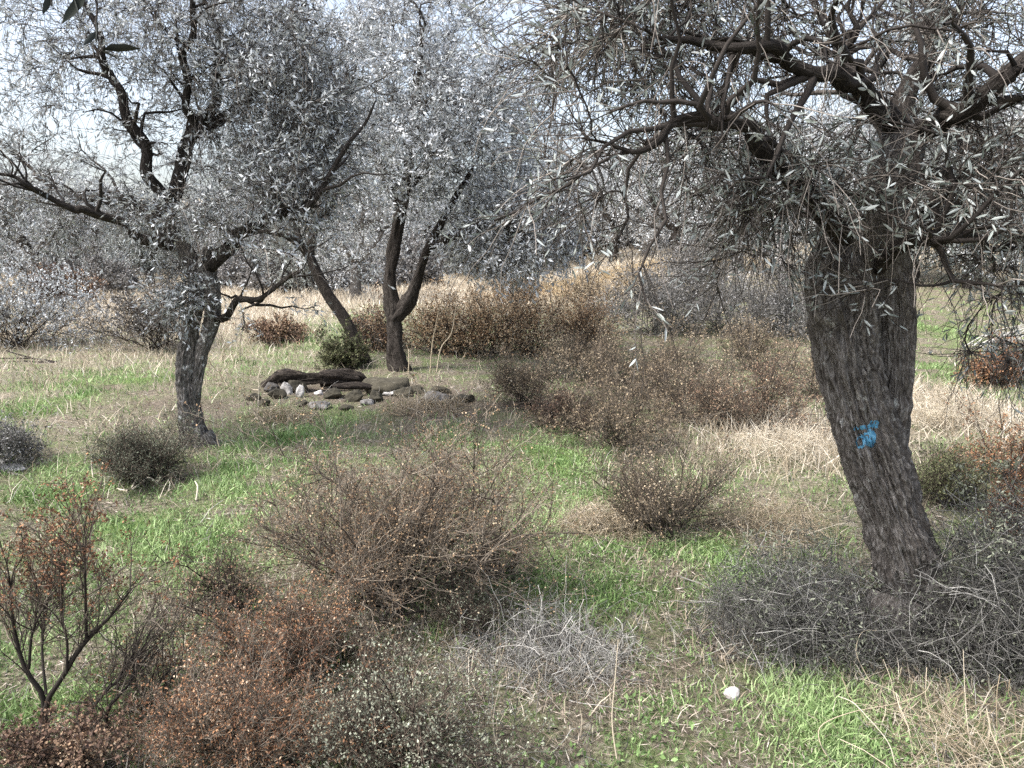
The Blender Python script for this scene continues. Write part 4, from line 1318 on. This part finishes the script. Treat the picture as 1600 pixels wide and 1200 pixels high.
SG = 'stones heaped around the charred log'
stone('stone', 'squarish pale grey stone standing at the left end of the charred log', 449, 616, 24, 28, STONE, SG, .8, 1, .65)
stone('stone', 'small pale upright stone right of the squarish grey stone', 469, 620, 14, 24, STONE, SG, .8, 2, .8)
stone('stone', 'small white stone under the middle of the charred log', 499, 617, 16, 10, STONE_WHITE, SG, .8, 3, .7)
stone('stone', 'flat grey stone lying in front of the charred log', 500, 638, 34, 16, STONE, SG, .8, 4, .5)
stone('mossy_boulder', 'broad mossy brown boulder at the right end of the charred log', 603, 614, 74, 38, MOSSY, SG, .7, 5, .4)
stone('stone', 'long pale flat stone leaning against the mossy boulder foot', 611, 618, 30, 12, STONE, SG, .7, 6, .75)
stone('stone', 'small grey stone in front of the mossy boulder', 575, 632, 24, 10, STONE, SG, .7, 7, .55)
stone('stone', 'tiny white stone between the charred log and the mossy boulder', 529, 606, 10, 7, STONE_WHITE, SG, .7, 8, .6)
stone('hollow_stone', 'pale grey hollow rock alone right of the mossy boulder', 679, 629, 50, 26, STONE, SG, .7, 9, .45)
stone('stone', 'small pale rock touching the hollow rock on its left', 660, 631, 16, 9, STONE, SG, .7, 10, .75)
stone('stone', 'dark stone sunk left of the charred log', 424, 612, 24, 18, STONE, SG, .8, 12, .25)
stone('white_stone', 'single white stone on bare soil at the lower right foreground', 1141, 1092, 28, 20, STONE_WHITE, None, .8, 11, .2)
stone('white_pebble', 'tiny white pebble in the grass right of the single white stone', 1252, 1086, 7, 10, STONE_WHITE, None, .8, 13, .8)
stone('pale_stone', 'pale flat stone at the left edge in the grass', 18, 735, 50, 10, STONE, None, .7, 14, .85)
stone('white_pebble', 'small white pebble on the soil at the foot of the near trunk', 1425, 884, 12, 10, STONE_WHITE, None, .8, 15, .8)

ROW = [(432, 622, 30, 24, .22, 'dark broken stone under the left end of the charred log'), (475, 634, 26, 14, .3, 'dark mossy stone below the squarish pale stone'),
       (520, 622, 34, 22, .25, 'dark broken stone below the middle of the charred log'), (552, 626, 36, 22, .3, 'dark brown stone left of the mossy boulder foot'),
       (586, 626, 30, 20, .3, 'brown mossy stone under the mossy boulder'), (634, 620, 36, 24, .3, 'dark mossy stone right of the mossy boulder'),
       (655, 614, 30, 16, .4, 'brown stone behind the hollow rock'), (705, 626, 34, 14, .35, 'low brown stone at the right end of the stone row'),
       (412, 634, 24, 14, .3, 'low dark stone at the left end of the stone row'), (540, 640, 24, 10, .45, 'small brown stone in front of the stone row'), (728, 628, 30, 16, .25, 'dark stone beyond the low brown stone, farthest right in the row'),
       (462, 612, 36, 26, .15, 'near black stone behind the squarish pale stone'), (398, 626, 28, 16, .2, 'dark stone farthest left in the stone row'), (690, 616, 34, 18, .25, 'dark mossy stone just behind the hollow rock')]
for i, (px, py, wp, hp, tn, lab) in enumerate(ROW):
    stone('mossy_stone', lab, px, py, wp, hp, MOSSY, SG, .8, 30 + i, tn)

b = G(490, 612)
root = thing('charred_log', 'charred black fallen log lying among the stones', 'log', b)
g = Geo()
YC = float(b[1])
kk = YC / FPX
thick(g, pl(YC, (412, 606, .1), (440, 596, .05), (480, 592), (520, 592), (565, 596, .05)), [kk * q for q in (6, 10, 8, 10, 4)], sides=50, rows=110, seed=6, lump=.75, ridge=.25)
thick(g, pl(YC + .25, (500, 592), (530, 588), (560, 592), (580, 598)), [kk * q for q in (8, 9, 8, 3)], sides=40, rows=80, seed=8, lump=.8, ridge=.25)
link('wood', g.mesh('wood', CHAR, b, smooth=True), root)
g = Geo()
thick(g, pl(YC - .3, (520, 604), (560, 603), (590, 606)), [kk * q for q in (4, 5, 3)], sides=20, rows=40, seed=2, lump=.25)
o = link('fallen_branch', g.mesh('fallen_branch', CHAR, G(555, 612), smooth=True), None, tuple(G(555, 612)))
tag(o, 'short dark branch stub lying between the charred log and the mossy boulder', 'branch')


# ------------------------------------------------------------------ blue paint on the near trunk, hanging sprig near the lens
def paint_mark():
    dg = bpy.context.evaluated_depsgraph_get()
    dg.update()
    tr = [c for c in near_tree.children if c.name.startswith('trunk')][0]
    me = tr.data
    from mathutils.bvhtree import BVHTree
    org = np.array(near_tree.location)
    vs = [tuple(np.array(v.co) + org) for v in me.vertices]
    bvh = BVHTree.FromPolygons(vs, [tuple(p.vertices) for p in me.polygons])
    C0 = Vector((0, 0, CAM_H))

    def shape(px, py):
        """painted where: a knot filled blue, a broken ring and dabs around it"""
        dx, dy = px - 1359, py - 684
        e = (dx / 10.5) ** 2 + (dy / 14) ** 2
        if e < 1 and not (dy < -9 and dx < -3):
            return True
        e2 = ((px - 1344) / 7) ** 2 + ((py - 690) / 11) ** 2
        if .35 < e2 < 1:
            return True
        if abs(px - 1349 - (py - 667) * -1.2) < 13 and abs(py - 667 + (px - 1349) * .1) < 3:
            return True
        if ((px - 1366) / 7) ** 2 + ((py - 662) / 6) ** 2 < 1:
            return True
        return False
    g = Geo()
    st = .8
    V, F = [], []
    for px in np.arange(1330, 1380, st):
        for py in np.arange(652, 706, st):
            dx0, dy0 = px - 1359, py - 684
            if float(noise3(px * .5, py * .2, 33)) > (.75 if (dx0 * dx0 / 80 + dy0 * dy0 / 130) < 1 else .35):
                continue
            if not shape(px + 1.5 * float(noise3(px * .4, py * .4, 1)), py + 1.5 * float(noise3(px * .4, py * .4, 6))):
                continue
            q = []
            for ax, ay in ((0, 0), (st, 0), (st, st), (0, st)):
                rr = ray(px + ax, py + ay)
                h = bvh.ray_cast(C0, Vector(rr).normalized())
                if h[0] is None:
                    break
                q.append(np.array(h[0] + h[1] * .002))
            if len(q) == 4:
                n0 = len(V)
                V += q
                F.append((n0, n0 + 3, n0 + 2, n0 + 1))
    if V:
        m = mat_ramp('blue_paint', [(0, (0.05, 0.17, 0.30)), (0.5, (0.09, 0.28, 0.44)), (1, (0.22, 0.46, 0.60))], rough=.8, noise=1.6, scale=45)
        g.add(np.array(V), np.array(F), .5)
        tag(link('paint_mark', g.mesh('paint_mark', m, org), near_tree), 'flaking blue paint mark daubed around a knot')


paint_mark()

b = U(120, -60, 1.5)
root = thing('hanging_sprig', 'dark olive sprig with large leaves hanging close by at the top left corner', 'sprig', b)
g, gl = Geo(), Geo()
q = catmull([U(60, -140, 1.6), U(120, -60, 1.5), U(150, 0, 1.48), U(150, 45, 1.47), U(160, 80, 1.46)], 16)
q2 = catmull([U(120, -60, 1.5), U(85, -30, 1.48), U(80, 10, 1.47)], 8)
tubes(g, q[None], np.linspace(.003, .0012, 16)[None], 6, .3)
tubes(g, q2[None], np.linspace(.002, .001, 8)[None], 6, .3)
lf = [((105, -25), (122, 38)), ((135, -10), (98, 40)), ((150, 20), (150, 70)), ((160, 78), (222, 72)), ((158, 80), (190, 92)), ((85, -20), (72, 22)), ((152, 48), (130, 72)), ((140, 0), (165, -30)), ((80, 0), (102, -20))]
for a_, e_ in lf:
    A, E = U(a_[0], a_[1], 1.48), U(e_[0], e_[1], 1.46)
    d = E - A
    L = np.linalg.norm(d)
    leaves(gl, A[None], (d / L)[None], L, L * .24, .15, lance=True)
link('twig', g.mesh('twig', TWIG_OLIVE, b), root)
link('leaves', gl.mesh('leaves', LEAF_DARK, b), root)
